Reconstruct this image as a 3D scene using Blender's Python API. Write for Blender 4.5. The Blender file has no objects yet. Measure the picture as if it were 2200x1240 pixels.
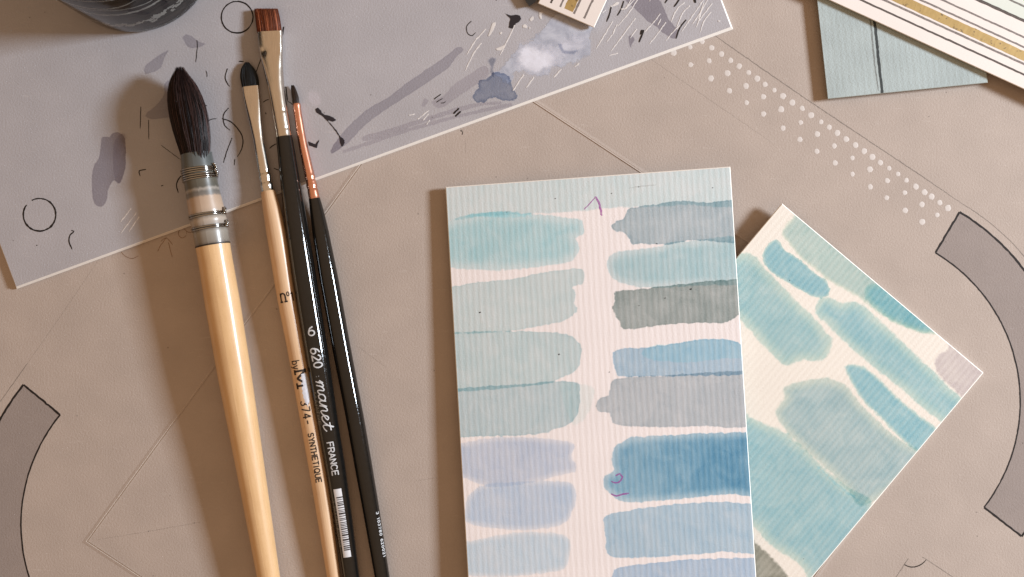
import bpy, math, random
import numpy as np
random.seed(7); rng = np.random.default_rng(7)
R = math.radians
# ------------------------------------------------------------------ units
# lengths are laid out in "units" of 0.13 mm on the table; W() turns table units into metres
S = 0.00013
HP = 2300.0                                    # camera height in units (0.30 m)
def W(x, y, z=0.0):
    k = (HP - z) / HP
    return ((x - 1100) * k * S, (620 - y) * k * S, z * S)

# ------------------------------------------------------------------ camera, world, lamp, exposure
scn = bpy.context.scene
col = scn.collection
cam_d = bpy.data.cameras.new('camera'); cam = bpy.data.objects.new('camera', cam_d); col.objects.link(cam)
cam.location = (0, 0, HP * S)
cam_d.sensor_width = 36.0; cam_d.lens = 36.0 * HP / 2200.0
cam_d.clip_start = 0.01; cam_d.clip_end = 20
scn.camera = cam

world = bpy.data.worlds.new('World'); scn.world = world; world.use_nodes = True
nt = world.node_tree; nt.nodes.clear()
wo = nt.nodes.new('ShaderNodeOutputWorld'); wb = nt.nodes.new('ShaderNodeBackground')
tc = nt.nodes.new('ShaderNodeTexCoord'); sx = nt.nodes.new('ShaderNodeSeparateXYZ')
wr = nt.nodes.new('ShaderNodeValToRGB')
wr.color_ramp.elements[0].position = 0.0; wr.color_ramp.elements[0].color = (.20, .125, .075, 1)
wr.color_ramp.elements[1].position = 0.75; wr.color_ramp.elements[1].color = (.565, .375, .235, 1)
nt.links.new(tc.outputs['Generated'], sx.inputs[0]); nt.links.new(sx.outputs['Z'], wr.inputs[0])
nt.links.new(wr.outputs[0], wb.inputs['Color']); wb.inputs['Strength'].default_value = 1.0
nt.links.new(wb.outputs[0], wo.inputs['Surface'])

def lamp(name, az, el, dist, sx_, sy_, power, colr):
    d = bpy.data.lights.new(name, 'AREA'); d.shape = 'RECTANGLE'; d.size = sx_; d.size_y = sy_
    d.energy = power; d.color = colr
    o = bpy.data.objects.new(name, d); col.objects.link(o)
    v = np.array([math.cos(R(el)) * math.cos(R(az)), math.cos(R(el)) * math.sin(R(az)), math.sin(R(el))])
    o.location = v * dist
    from mathutils import Vector
    o.rotation_euler = Vector(-v).to_track_quat('-Z', 'Y').to_euler()
    return o
lamp('window_light', 10, 27, 0.93, 0.18, 0.14, 13.0, (.875, .985, 1.11))

scn.view_settings.view_transform = 'Standard'; scn.view_settings.look = 'None'
scn.view_settings.exposure = 0.0; scn.view_settings.gamma = 1.0
scn.view_settings.use_curve_mapping = False
scn.render.engine = 'CYCLES'
scn.cycles.use_denoising = True
scn.cycles.max_bounces = 8; scn.cycles.transparent_max_bounces = 16
scn.cycles.sample_clamp_indirect = 6.0

# ------------------------------------------------------------------ helpers: colour, nodes
def lin(r, g, b):
    f = lambda c: c / 12.92 if c <= .04045 else ((c + .055) / 1.055) ** 2.4
    return (f(r / 255), f(g / 255), f(b / 255))
class N:
    """small node-tree writer"""
    def __init__(s, name):
        s.m = bpy.data.materials.new(name); s.m.use_nodes = True
        s.t = s.m.node_tree; s.t.nodes.clear()
        s.out = s.t.nodes.new('ShaderNodeOutputMaterial')
    def n(s, typ, **kw):
        nd = s.t.nodes.new('ShaderNode' + typ)
        for k, v in kw.items(): setattr(nd, k, v)
        return nd
    def l(s, a, b): s.t.links.new(a, b)
    def put(s, v, sock):
        if isinstance(v, bpy.types.NodeSocket): s.l(v, sock)
        elif isinstance(v, (tuple, list)) and len(v) == 3 and sock.type == 'RGBA': sock.default_value = (*v, 1)
        else: sock.default_value = v
    def math(s, op, a, b=0.0, c=None, clamp=False):
        nd = s.n('Math', operation=op, use_clamp=clamp)
        s.put(a, nd.inputs[0]); s.put(b, nd.inputs[1])
        if c is not None: s.put(c, nd.inputs[2])
        return nd.outputs[0]
    def noise(s, vec, scale, detail=3.0, rough=.55, distort=0.0):
        nd = s.n('TexNoise'); s.l(vec, nd.inputs['Vector'])
        nd.inputs['Scale'].default_value = scale; nd.inputs['Detail'].default_value = detail
        nd.inputs['Roughness'].default_value = rough; nd.inputs['Distortion'].default_value = distort
        return nd.outputs['Fac']
    def mapr(s, v, a, b, c=0.0, d=1.0, smooth=False):
        nd = s.n('MapRange', interpolation_type='SMOOTHSTEP' if smooth else 'LINEAR')
        s.put(v, nd.inputs['Value'])
        for i, x in zip(('From Min', 'From Max', 'To Min', 'To Max'), (a, b, c, d)): nd.inputs[i].default_value = x
        return nd.outputs['Result']
    def mix(s, f, a, b, blend='MIX'):
        nd = s.n('Mix', data_type='RGBA', blend_type=blend)
        s.put(f, nd.inputs[0]); s.put(a, nd.inputs[6]); s.put(b, nd.inputs[7])
        return nd.outputs[2]
    def uv(s, sc=(1, 1, 1), loc=(0, 0, 0)):
        u = s.n('UVMap'); u.uv_map = 'UVMap'
        mp = s.n('Mapping'); s.l(u.outputs[0], mp.inputs['Vector'])
        mp.inputs['Scale'].default_value = sc; mp.inputs['Location'].default_value = loc
        return mp.outputs[0]
    def bump(s, h, dist, strength=1.0):
        b = s.n('Bump'); s.l(h, b.inputs['Height']); b.inputs['Distance'].default_value = dist
        b.inputs['Strength'].default_value = strength
        return b.outputs[0]
    def pbr(s, color, rough=.5, metal=0., spec=.5, coat=0., coat_r=.1, normal=None, **kw):
        p = s.n('BsdfPrincipled')
        s.put(color, p.inputs['Base Color']); s.put(rough, p.inputs['Roughness'])
        p.inputs['Metallic'].default_value = metal; p.inputs['Specular IOR Level'].default_value = spec
        p.inputs['Coat Weight'].default_value = coat; p.inputs['Coat Roughness'].default_value = coat_r
        if normal is not None: s.l(normal, p.inputs['Normal'])
        for k, v in kw.items(): s.put(v, p.inputs[k])
        return p.outputs[0]
    def done(s, sh): s.l(sh, s.out.inputs['Surface']); return s.m

def rib_wave(g, period):
    """0..1 laid-paper ribs running along V, slightly wandering; period in units"""
    u = g.uv(); sep = g.n('SeparateXYZ'); g.l(u, sep.inputs[0])
    wob = g.noise(g.uv((1, .35, 1)), 5.0, 2.0)
    ph = g.math('MULTIPLY_ADD', sep.outputs[0], 2 * math.pi * 100 / period, g.math('MULTIPLY', wob, 3.2))
    sn = g.math('SINE', ph)
    brk = g.noise(g.uv((1.6, .5, 1), (3, 1, 0)), 9.0, 2.0)
    amp = g.mapr(brk, .3, .7, .35, 1.0)
    return g.math('MULTIPLY_ADD', g.math('MULTIPLY', sn, amp), .5, .5)

def paper(name, c, rib=None, rib_d=2.2e-5, grain=14.0, grain_d=5e-5, mott=.05, tint=None, speck=0.0):
    g = N(name); u = g.uv()
    n1 = g.noise(u, grain, 4.0, .6); n2 = g.noise(u, 1.1, 3.0, .5); n3 = g.noise(u, 40.0, 2.0, .7)
    f = g.math('ADD', g.mapr(n2, .25, .75, -mott, mott), g.mapr(n3, .2, .8, -mott * .7, mott * .7))
    f = g.math('ADD', f, 1.0)
    cc = g.n('VectorMath', operation='SCALE'); cc.inputs[0].default_value = c; g.l(f, cc.inputs['Scale'])
    colr = cc.outputs[0]
    if tint: colr = g.mix(g.mapr(g.noise(u, .7, 2.0), .4, .65), colr, tint)
    if speck:
        v = g.n('TexVoronoi'); v.inputs['Scale'].default_value = 3.0; g.l(u, v.inputs['Vector'])
        sc_ = g.n('SeparateColor'); g.l(v.outputs['Color'], sc_.inputs[0])
        k = g.math('MULTIPLY', g.math('LESS_THAN', v.outputs['Distance'], speck), g.math('GREATER_THAN', sc_.outputs[0], .80))
        colr = g.mix(g.math('MULTIPLY', k, .45), colr, (.10, .08, .07))
        fb_ = g.noise(g.uv((1, 9, 1), (2, 5, 0)), 3.0, 2.0, .5, 1.5)
        colr = g.mix(g.mapr(fb_, .66, .72, 0, .10), colr, (.8, .74, .68))
    nrm = g.bump(n1, grain_d)
    if rib:
        b = g.n('Bump'); g.l(rib_wave(g, rib), b.inputs['Height']); b.inputs['Distance'].default_value = rib_d
        g.l(nrm, b.inputs['Normal']); nrm = b.outputs[0]
    return g.done(g.pbr(colr, .92, spec=.15, normal=nrm))

def plain(name, c, rough=.6, var=.08, scale=6.0, spec=.4, metal=0., coat=0., bumpd=0.0):
    g = N(name); u = g.uv(); n = g.noise(u, scale, 3.0)
    cc = g.n('VectorMath', operation='SCALE'); cc.inputs[0].default_value = c
    g.l(g.mapr(n, .2, .8, 1 - var, 1 + var), cc.inputs['Scale'])
    return g.done(g.pbr(cc.outputs[0], rough, metal, spec, coat, .08, g.bump(n, bumpd) if bumpd else None))

def glaze(name, filt, soft=1.2, edge=.35, edge_w=7.0, wob=3.0, var=.25, rib=None, grad=None, gran=.12, inner=None, yellow=0.0):
    """transparent watercolour film. filt = colour left of white after light has crossed it twice.
    'dist' attribute: distance from the brush-stroke outline (units), positive inside."""
    g = N(name); u = g.uv()
    at = g.n('Attribute'); at.attribute_name = 'dist'
    w1 = g.noise(u, 6.5, 6.0, .68)
    d = g.math('ADD', at.outputs['Fac'], g.mapr(w1, .25, .75, -wob, wob))
    alpha = g.mapr(d, -soft, soft, 0, 1, True)
    rim = g.mapr(d, 0.0, edge_w, edge, 0.0, True)
    big = g.mapr(g.noise(u, 2.2, 5.0, .6, .8), .25, .75, 1 - var, 1 + var)
    fine = g.mapr(g.noise(u, 38.0, 2.0, .7), .25, .75, 1 - gran, 1 + gran)
    den = g.math('MULTIPLY', g.math('ADD', big, rim), fine)
    if inner:      # paler towards the rim: a wet stroke that dried from outside
        den = g.math('MULTIPLY', den, g.mapr(at.outputs['Fac'], 0, inner, .55, 1.0, True))
    if grad:       # pigment pooled at one end: (axis, from, to, dens0, dens1) on UV
        sp = g.n('SeparateXYZ'); g.l(u, sp.inputs[0])
        den = g.math('MULTIPLY', den, g.mapr(sp.outputs[grad[0]], *grad[1:], True))
    if rib:
        den = g.math('MULTIPLY', den, g.mapr(rib_wave(g, rib), 0, 1, 1.13, .87))
    den = g.math('MULTIPLY', g.math('MULTIPLY', den, alpha), .495)   # half per crossing
    cb = g.n('CombineColor')
    for i in range(3): g.l(g.math('POWER', max(filt[i], .004), den), cb.inputs[i])
    if yellow and inner:      # binder that crept to the rim has a yellow cast
        m_ = g.math('MULTIPLY', g.mapr(at.outputs['Fac'], -2, inner*1.3, yellow, 0.0, True), alpha)
        pw = cb.inputs[2].links[0].from_socket
        g.l(g.math('MULTIPLY', pw, g.math('SUBTRACT', 1.0, m_)), cb.inputs[2])
    t = g.n('BsdfTransparent'); g.l(cb.outputs[0], t.inputs[0])
    return g.done(t.outputs[0])

def body(name, c, soft=1.0, wob=2.0, opacity=1.0, var=.15, rough=.8, c2=None, inner=None, scale=3.0):
    """opaque body colour / ink laid on paper, with ragged edge from 'dist'"""
    g = N(name); u = g.uv()
    at = g.n('Attribute'); at.attribute_name = 'dist'
    d = g.math('ADD', at.outputs['Fac'], g.mapr(g.noise(u, 7.0, 5.0, .65), .25, .75, -wob, wob))
    a = g.mapr(d, -soft, soft, 0, opacity, True)
    n = g.noise(u, scale, 4.0, .6, .5)
    if inner: a = g.math('MULTIPLY', a, g.mapr(d, 0, inner, .25, 1.0, True))
    a = g.math('MULTIPLY', a, g.mapr(n, .3, .6, 1 - var, 1.0), clamp=True)
    cc = g.mix(g.mapr(n, .35, .65), c, c2) if c2 else c
    t = g.n('BsdfTransparent')
    mx = g.n('MixShader'); g.l(a, mx.inputs[0]); g.l(t.outputs[0], mx.inputs[1])
    g.l(g.pbr(cc, rough, spec=.2), mx.inputs[2])
    return g.done(mx.outputs[0])

def inkmat(name, c, opacity=1.0, break_=0.0, rough=.7, scale=25.0):
    g = N(name); u = g.uv()
    sh = g.pbr(c, rough, spec=.25)
    if opacity >= 1 and break_ <= 0: return g.done(sh)
    n = g.noise(u, scale, 3.0, .7)
    a = g.mapr(n, .5 - .22, .5 + .12, opacity * (1 - break_), opacity)
    t = g.n('BsdfTransparent'); mx = g.n('MixShader')
    g.l(a, mx.inputs[0]); g.l(t.outputs[0], mx.inputs[1]); g.l(sh, mx.inputs[2])
    return g.done(mx.outputs[0])

# ------------------------------------------------------------------ helpers: objects
def tag(o, label=None, cat=None, group=None, kind=None):
    if label: o['label'] = label
    if cat: o['category'] = cat
    if group: o['group'] = group
    if kind: o['kind'] = kind
    return o
def thing(name, base, label, cat, group=None):
    o = bpy.data.objects.new(name, None); col.objects.link(o); o.location = base
    o.empty_display_size = .01
    return tag(o, label, cat, group)
def origin(parent):
    v = np.zeros(3); p = parent
    while p is not None: v += np.array(p.location); p = p.parent
    return v
def mesh_obj(name, verts, faces, mats, parent=None, base=None, uv=None, smooth=False, midx=None, dist=None, tint=None):
    v = np.asarray(verts, float)
    o0 = origin(parent) if parent is not None else np.zeros(3)
    if base is not None: o0 = o0 * 0 + np.array(base)
    me = bpy.data.meshes.new(name)
    me.from_pydata((v - o0).tolist(), [], faces)
    if not isinstance(mats, (list, tuple)): mats = [mats]
    for m in mats: me.materials.append(m)
    if midx is not None: me.polygons.foreach_set('material_index', np.asarray(midx, dtype=np.int32))
    if smooth: me.polygons.foreach_set('use_smooth', np.ones(len(me.polygons), dtype=bool))
    if uv is not None:
        ul = me.uv_layers.new(name='UVMap'); uv = np.asarray(uv, float)
        li = np.zeros(len(me.loops), dtype=np.int32); me.loops.foreach_get('vertex_index', li)
        ul.data.foreach_set('uv', uv[li].ravel())
    for nm, arr in (('dist', dist), ('tint', tint)):
        if arr is not None:
            a = me.attributes.new(nm, 'FLOAT', 'POINT'); a.data.foreach_set('value', np.asarray(arr, np.float32))
    me.validate(); me.update()
    o = bpy.data.objects.new(name, me); col.objects.link(o)
    if parent is not None: o.parent = parent
    else: o.location = o0
    return o

# ------------------------------------------------------------------ surfaces on which marks lie
class Flat:
    def __init__(s, z): s.z = z
    def uv(s, p): return np.asarray(p, float)
    def xy(s, p): return np.asarray(p, float)
    def pos(s, p, off): return [W(x, y, s.z + off) for x, y in p]
    def tex(s, p): return np.asarray(p, float) / 100
    lim = None
class Card:
    """a quad card given by its four top-face corners (tl,tr,br,bl) and a height function h(u,v) of its top face"""
    def __init__(s, tl, tr, br, bl, h, n=(30, 40)):
        s.c = [np.array(q, float) for q in (tl, tr, br, bl)]; s.h = h; s.n = n
        s.wu = np.linalg.norm(s.c[1] - s.c[0]); s.wv = np.linalg.norm(s.c[3] - s.c[0])
    lim = (0.002, .998)
    def xy(s, p):
        p = np.asarray(p, float); u = p[:, :1]; v = p[:, 1:]
        return (s.c[0]*(1-u)*(1-v) + s.c[1]*u*(1-v) + s.c[2]*u*v + s.c[3]*(1-u)*v)
    def uv(s, q):
        q = np.asarray(q, float); p = np.full((len(q), 2), .5)
        for _ in range(12):
            e = q - s.xy(p); h = 1e-4
            du = (s.xy(p + [h, 0]) - s.xy(p)) / h; dv = (s.xy(p + [0, h]) - s.xy(p)) / h
            det = du[:, 0]*dv[:, 1] - du[:, 1]*dv[:, 0]
            p = p + np.stack([(e[:, 0]*dv[:, 1]-e[:, 1]*dv[:, 0])/det, (du[:, 0]*e[:, 1]-du[:, 1]*e[:, 0])/det], 1)
        return p
    def pos(s, p, off):
        q = s.xy(p)
        return [W(x, y, s.h(u, v) + off) for (x, y), (u, v) in zip(q, p)]
    def tex(s, p): return np.asarray(p) * [s.wu / 100, s.wv / 100]
    def build(s, name, thick, bev, m_top, m_edge, label, cat, group=None):
        nu, nv = s.n; bu, bv = bev / s.wu, bev / s.wv
        us = np.concatenate([[0], np.linspace(bu, 1 - bu, nu), [1]]); vs = np.concatenate([[0], np.linspace(bv, 1 - bv, nv), [1]])
        U, V = np.meshgrid(us, vs); p = np.stack([U.ravel(), V.ravel()], 1)
        rim = ((U == 0) | (U == 1) | (V == 0) | (V == 1)).ravel()
        q = s.xy(p); A = len(us); B = len(vs)
        z = np.array([s.h(u, v) for u, v in p])
        # slightly uneven hand-cut rim
        top = [W(x, y, zz - (bev if r else 0)) for (x, y), zz, r in zip(q, z, rim)]
        bot = [W(x, y, zz - thick) for (x, y), zz in zip(q, z)]
        verts = top + bot; faces = []; mi = []
        n0 = len(top)
        for j in range(B - 1):
            for i in range(A - 1):
                a = j * A + i; f = (a, a + A, a + A + 1, a + 1)
                faces.append(f); mi.append(1 if (i in (0, A - 2) or j in (0, B - 2)) else 0)
                faces.append(tuple(n0 + k for k in f[::-1])); mi.append(1)
        ring = [i for i in range(A)] + [j * A + A - 1 for j in range(1, B)] + [(B-1)*A + i for i in range(A-2, -1, -1)] + [j * A for j in range(B-2, 0, -1)]
        for a, b in zip(ring, ring[1:] + ring[:1]):
            faces.append((a, b, n0 + b, n0 + a)); mi.append(1)
        uvs = np.concatenate([s.tex(p), s.tex(p)])
        cen = s.xy([[.5, .5]])[0]
        t = thing(name, W(cen[0], cen[1], s.h(.5, .5) - thick), label, cat, group)
        mesh_obj('card_sheet', verts, faces, [m_top, m_edge], t, uv=uvs, midx=mi)
        return t

def catmull(pts, closed=False, step=3.0):
    p = np.asarray(pts, float); n = len(p); out = []
    rngi = range(n) if closed else range(n - 1)
    for i in rngi:
        if closed: a, b, c, d = p[(i-1) % n], p[i], p[(i+1) % n], p[(i+2) % n]
        else: a, b, c, d = p[max(i-1, 0)], p[i], p[i+1], p[min(i+2, n-1)]
        m = max(1, int(np.linalg.norm(c - b) / step))
        for k in range(m):
            t = k / m
            out.append(.5*((2*b) + (c-a)*t + (2*a-5*b+4*c-d)*t*t + (3*b-a-3*c+d)*t**3))
    if not closed: out.append(p[-1])
    return np.array(out)

def sdf(poly, pts):
    a = poly; b = np.roll(poly, -1, 0); best = np.full(len(pts), 1e9); ins = np.zeros(len(pts), bool)
    for p0, p1 in zip(a, b):
        d = p1 - p0; L = d @ d
        if L < 1e-9: continue
        t = np.clip(((pts - p0) @ d) / L, 0, 1)
        best = np.minimum(best, np.hypot(*(pts - p0 - t[:, None] * d).T))
        c = (p0[1] > pts[:, 1]) != (p1[1] > pts[:, 1])
        if c.any():
            xi = p0[0] + (pts[:, 1] - p0[1]) / (p1[1] - p0[1] + 1e-12) * d[0]
            ins ^= c & (pts[:, 0] < xi)
    return np.where(ins, best, -best)

layer = {}
def sheet(name, surf, outline, mat, parent, step=4.0, pad=3.0, smooth=True, rough=0.0, label=None):
    poly = catmull(outline, True, 6.0) if smooth else np.asarray(outline, float)
    if rough:
        poly = poly + rng.normal(0, rough, poly.shape)
    lo, hi = poly.min(0) - pad, poly.max(0) + pad
    if surf.lim is None:
        xs = np.linspace(lo[0], hi[0], max(3, int((hi[0]-lo[0])/step)+1)); ys = np.linspace(lo[1], hi[1], max(3, int((hi[1]-lo[1])/step)+1))
    else:
        cr = surf.uv([(lo[0], lo[1]), (hi[0], lo[1]), (hi[0], hi[1]), (lo[0], hi[1])])
        q = surf.uv(poly)
        a = np.clip(q.min(0) - pad/surf.wu, *surf.lim); b = np.clip(q.max(0) + pad/surf.wu, *surf.lim)
        xs = np.linspace(a[0], b[0], max(3, int((b[0]-a[0])*surf.wu/step)+1)); ys = np.linspace(a[1], b[1], max(3, int((b[1]-a[1])*surf.wv/step)+1))
    X, Y = np.meshgrid(xs, ys); p = np.stack([X.ravel(), Y.ravel()], 1)
    d = sdf(poly, surf.xy(p))
    A = len(xs); keep = d > -pad - step * .7
    faces = []
    for j in range(len(ys) - 1):
        for i in range(A - 1):
            k = j*A + i; f = (k, k+A, k+A+1, k+1)
            if any(keep[t] for t in f): faces.append(f)
    used = sorted({t for f in faces for t in f}); mp = {t: i for i, t in enumerate(used)}
    faces = [tuple(mp[t] for t in f) for f in faces]; p = p[used]; d = d[used]
    layer[id(surf)] = layer.get(id(surf), 0) + 1
    off = .10 + .007 * layer[id(surf)]
    o = mesh_obj(name, surf.pos(p, off), faces, mat, parent, uv=surf.tex(p), dist=d)
    if label: o['label'] = label
    return o

def ribbon_pts(line, width, taper=(1, 1), jit=0.0):
    p = np.asarray(line, float); n = len(p)
    t = np.gradient(p, axis=0); t /= np.linalg.norm(t, axis=1)[:, None] + 1e-9
    nr = np.stack([-t[:, 1], t[:, 0]], 1)
    s = np.linspace(0, 1, n)
    w = np.full(n, width / 2.0)
    w *= np.where(s < .2, taper[0] + (1 - taper[0]) * s / .2, 1) * np.where(s > .8, taper[1] + (1 - taper[1]) * (1 - s) / .2, 1)
    if jit: w = w * (1 + rng.normal(0, jit, n))
    return p + nr * w[:, None], p - nr * w[:, None]
def stroke(name, surf, pts, width, mat, parent, smooth=True, taper=(.8, .5), jit=.08, closed=False, step=5.0, wob=.25, z=None):
    line = catmull(pts, closed, step) if smooth else np.concatenate([np.linspace(a, b, max(2, int(np.hypot(*(np.array(b)-a))/step))) for a, b in zip(np.asarray(pts[:-1], float), np.asarray(pts[1:], float))])
    if wob: line = line + rng.normal(0, wob, line.shape)
    if closed: line = np.vstack([line, line[:1]])
    a, b = ribbon_pts(line, width, taper, jit); n = len(a)
    q = np.vstack([a, b]); p = surf.uv(q)
    if surf.lim: p = np.clip(p, *surf.lim)
    layer[id(surf)] = layer.get(id(surf), 0) + 1
    off = .10 + .007 * layer[id(surf)] if z is None else z
    return mesh_obj(name, surf.pos(p, off), [(i, i+1, n+i+1, n+i) for i in range(n-1)], mat, parent, uv=surf.tex(p))

def zm(ox, oy, k, pts): return [(ox + x / k, oy + y / k) for x, y in pts]

# ------------------------------------------------------------------ materials
M = {}
BEIGE = (.428, .356, .306)
M['mat'] = paper('beige_mat_board', BEIGE, grain=24, grain_d=1.0e-4, mott=.055, speck=.055)
M['core'] = plain('cream_board_core', (.84, .77, .68), .9, .06, 9, .1)
M['white_core'] = plain('white_board_core', (.78, .73, .67), .9, .05, 20, .1)
M['lilac'] = paper('lilac_grey_board', (.405, .386, .398), grain=24, grain_d=9e-5, mott=.05, speck=.05)
M['card1'] = paper('ribbed_white_card', (.80, .735, .715), rib=12.4, rib_d=3.2e-5, grain=27, grain_d=5.5e-5, mott=.025)
M['card2'] = paper('ribbed_cream_card', (.75, .69, .61), rib=12.0, rib_d=3.2e-5, grain=27, grain_d=5.5e-5, mott=.025)
M['teal'] = paper('pale_teal_card', (.385, .435, .425), rib=14.0, rib_d=2.4e-5, grain=22, grain_d=1.2e-4, mott=.10)
M['cream'] = paper('smooth_cream_card', (.77, .695, .64), grain=22, grain_d=1.5e-5, mott=.02)
M['edge'] = plain('card_cut_edge', (.84, .78, .70), .9, .05, 20, .1)
M['teal_edge'] = plain('teal_cut_edge', (.36, .37, .33), .9, .08, 20, .1)
M['table'] = plain('dark_table', (.05, .04, .03), .6)
M['ink'] = inkmat('black_ink', (.018, .013, .011))
M['ink_thin'] = inkmat('thin_black_ink', (.022, .016, .013), .9, .25)
M['pencil'] = inkmat('graphite_line', (.14, .12, .105), .45, .65)
M['faint'] = inkmat('faint_graphite', (.18, .15, .13), .17, .85)
M['gouache'] = inkmat('white_gouache_line', (.86, .82, .79), .8, .45, .8, 14)
M['gouache_dot'] = plain('white_gouache_dot', (.60, .545, .505), .75, .05, 12, .2)
M['ochre'] = inkmat('brown_pencil', (.30, .17, .09), .55, .5)

# ------------------------------------------------------------------ setting: table, mat board with its cut rectangle
tab = mesh_obj('table', [W(-900, -900, -14), W(3100, -900, -14), W(3100, 2200, -14), W(-900, 2200, -14)], [(3, 2, 1, 0)], M['table'], base=W(1100, 620, -14))
tag(tab, kind='structure')
A_, B_, C_ = np.array((205., 1160)), np.array((961., 86)), np.array((2040., 821)); D_ = A_ + C_ - B_
hole = [A_, B_, C_, D_]
def grow(quad, d):
    c = sum(quad) / 4; ex = (quad[1]-quad[0]) / np.linalg.norm(quad[1]-quad[0]); ey = (quad[2]-quad[1]) / np.linalg.norm(quad[2]-quad[1])
    out = []
    for q in quad:
        r = q - c; out.append(c + ex*(r @ ex + math.copysign(d, r @ ex)) + ey*(r @ ey + math.copysign(d, r @ ey)))
    return out
def build_mat():
    out = [np.array(q, float) for q in ((-700, 1900), (-700, -700), (2900, -700), (2900, 1900))]
    rings = [(out, 0), (grow(hole, 5), 0), (grow(hole, 1.0), 1.7), (grow(hole, -1.7), -2.5), (grow(hole, -1.7), -12)]
    V = [W(*q, z) for r, z in rings for q in r]; P = [q for r, z in rings for q in r]
    F = []; mi = []
    for k, m in enumerate((0, 0, 1, 1)):
        for i in range(4):
            j = (i + 1) % 4; F.append((4*k+i, 4*k+4+i, 4*k+4+j, 4*k+j)); mi.append(m)
    o = mesh_obj('mat_board', V, F, [M['mat'], M['core']], base=W(1100, 620, -12), uv=np.array(P) / 100, midx=mi)
    return tag(o, kind='structure')
mat_board = build_mat()
def build_insert():
    rings = [(grow(hole, -10), .2), (grow(hole, -4.3), 1.1), (grow(hole, -2.5), -2.0), (grow(hole, -2.5), -12)]
    V = [W(*q, z) for r, z in rings for q in r]; P = [q for r, z in rings for q in r]
    F = [(3, 2, 1, 0)]; mi = [0]
    for k, m in enumerate((0, 1, 1)):
        for i in range(4):
            j = (i+1) % 4; F.append((4*k+i, 4*k+j, 4*k+4+j, 4*k+4+i)); mi.append(m)
    o = mesh_obj('mat_board_cutout', V, F, [M['mat'], M['core']], base=W(1123, 990, -12), uv=np.array(P) / 100, midx=mi)
    return tag(o, kind='structure')
insert = build_insert()
mat_s, ins_s = Flat(0.0), Flat(0.25)

def arc(c, r, a0, a1, n=60):
    return [(c[0] + r*math.cos(R(a)), c[1] + r*math.sin(R(a))) for a in np.linspace(a0, a1, n)]
def ang(c, p): return math.degrees(math.atan2(p[1]-c[1], p[0]-c[0]))
bandm = glaze('grey_wash_band', (.69, .695, .73), soft=.6, edge=.05, edge_w=3, wob=.3, var=.10, gran=.10)
def band(c, a0, a1, r0=371, r1=473):
    o_, i_ = arc(c, r1, a0, a1), arc(c, r0, a1, a0)
    sheet('painted_band', mat_s, o_ + i_, bandm, mat_board, step=6, smooth=False)
    stroke('ink_outline', mat_s, i_, 3.4, M['ink'], mat_board, taper=(1, 1), wob=.2)
    stroke('ink_outline', mat_s, o_, 4.6, M['ink'], mat_board, taper=(1, 1), wob=.25)
    stroke('ink_outline', mat_s, [i_[-1], o_[0]], 4.4, M['ink'], mat_board, smooth=False, taper=(1, 1))
    stroke('ink_outline', mat_s, [o_[-1], i_[0]], 4.4, M['ink'], mat_board, smooth=False, taper=(1, 1))
cR = (1821, 863); band(cR, ang(cR, (2010, 543)), ang(cR, (2114, 1090)))
cL = (416, 1127); band(cL, 219.4 - 78, 219.4)
# pencil construction lines
stroke('pencil_line', mat_s, [(1535, 76), (1722, 206), (1960, 365), (2069, 439)], 2.2, M['pencil'], mat_board)
stroke('pencil_line', mat_s, arc(cR, 491, ang(cR, (2069, 439)), ang(cR, (2230, 590)), 20), 2.0, M['pencil'], mat_board)
stroke('pencil_line', mat_s, [(1400, 128), (1540, 225), (1658, 306)], 1.6, M['faint'], mat_board)
stroke('pencil_line', mat_s, [(0, 864), (37, 812), (60, 779)], 1.8, M['pencil'], mat_board)
stroke('pencil_line', mat_s, [(60, 779), (140, 665), (213, 556)], 1.4, M['faint'], mat_board)
stroke('pencil_line', mat_s, [(1924, 1242), (1943, 1213), (1952, 1200)], 1.8, M['pencil'], mat_board)
stroke('pencil_line', mat_s, [(1943, 1213), (1951, 1217), (1965, 1218.5), (1981, 1212), (1990, 1202)], 2.4, M['ink_thin'], mat_board)
stroke('pencil_line', mat_s, [(1982, 1197), (1990, 1202), (2050, 1242)], 1.8, M['pencil'], mat_board)
stroke('pencil_line', ins_s, [(208, 1160), (318, 1142), (430, 1122)], 1.5, M['faint'], insert)
for p in ((318, 1142), (416, 1124)): stroke('ink_dot', ins_s, [p, (p[0] + 3, p[1] - 1)], 3, M['pencil'], insert)
stroke('pencil_line', ins_s, [(993, 279), (989, 281), (994, 283), (993, 290)], 2, M['ink_thin'], insert, taper=(1, 1))
stroke('pencil_line', ins_s, [(999, 300), (1001, 330)], 1.6, M['faint'], insert)
stroke('pencil_line', ins_s, [(890, 1034), (940, 1026)], 1.4, M['faint'], insert)
stroke('pencil_line', ins_s, [(770, 745), (830, 790)], 1.4, M['faint'], insert)
for ln in (zm(0, 310, 3.647, [(950, 845), (985, 880), (1040, 895), (1085, 872)]),
           zm(0, 310, 3.647, [(1235, 840), (1260, 790), (1305, 735)]), zm(0, 310, 3.647, [(1260, 760), (1305, 735), (1355, 790)]),
           zm(0, 310, 3.647, [(1320, 770), (1335, 830), (1350, 885)]),
           [(392 + 9*math.cos(t), 501 + 10*math.sin(t)) for t in np.linspace(.5, 6.6, 14)],
           [(400, 497), (410, 500), (416, 492)]):
    stroke('pencil_scribble', mat_s, ln, 2.0, M['ochre'], mat_board)
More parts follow.
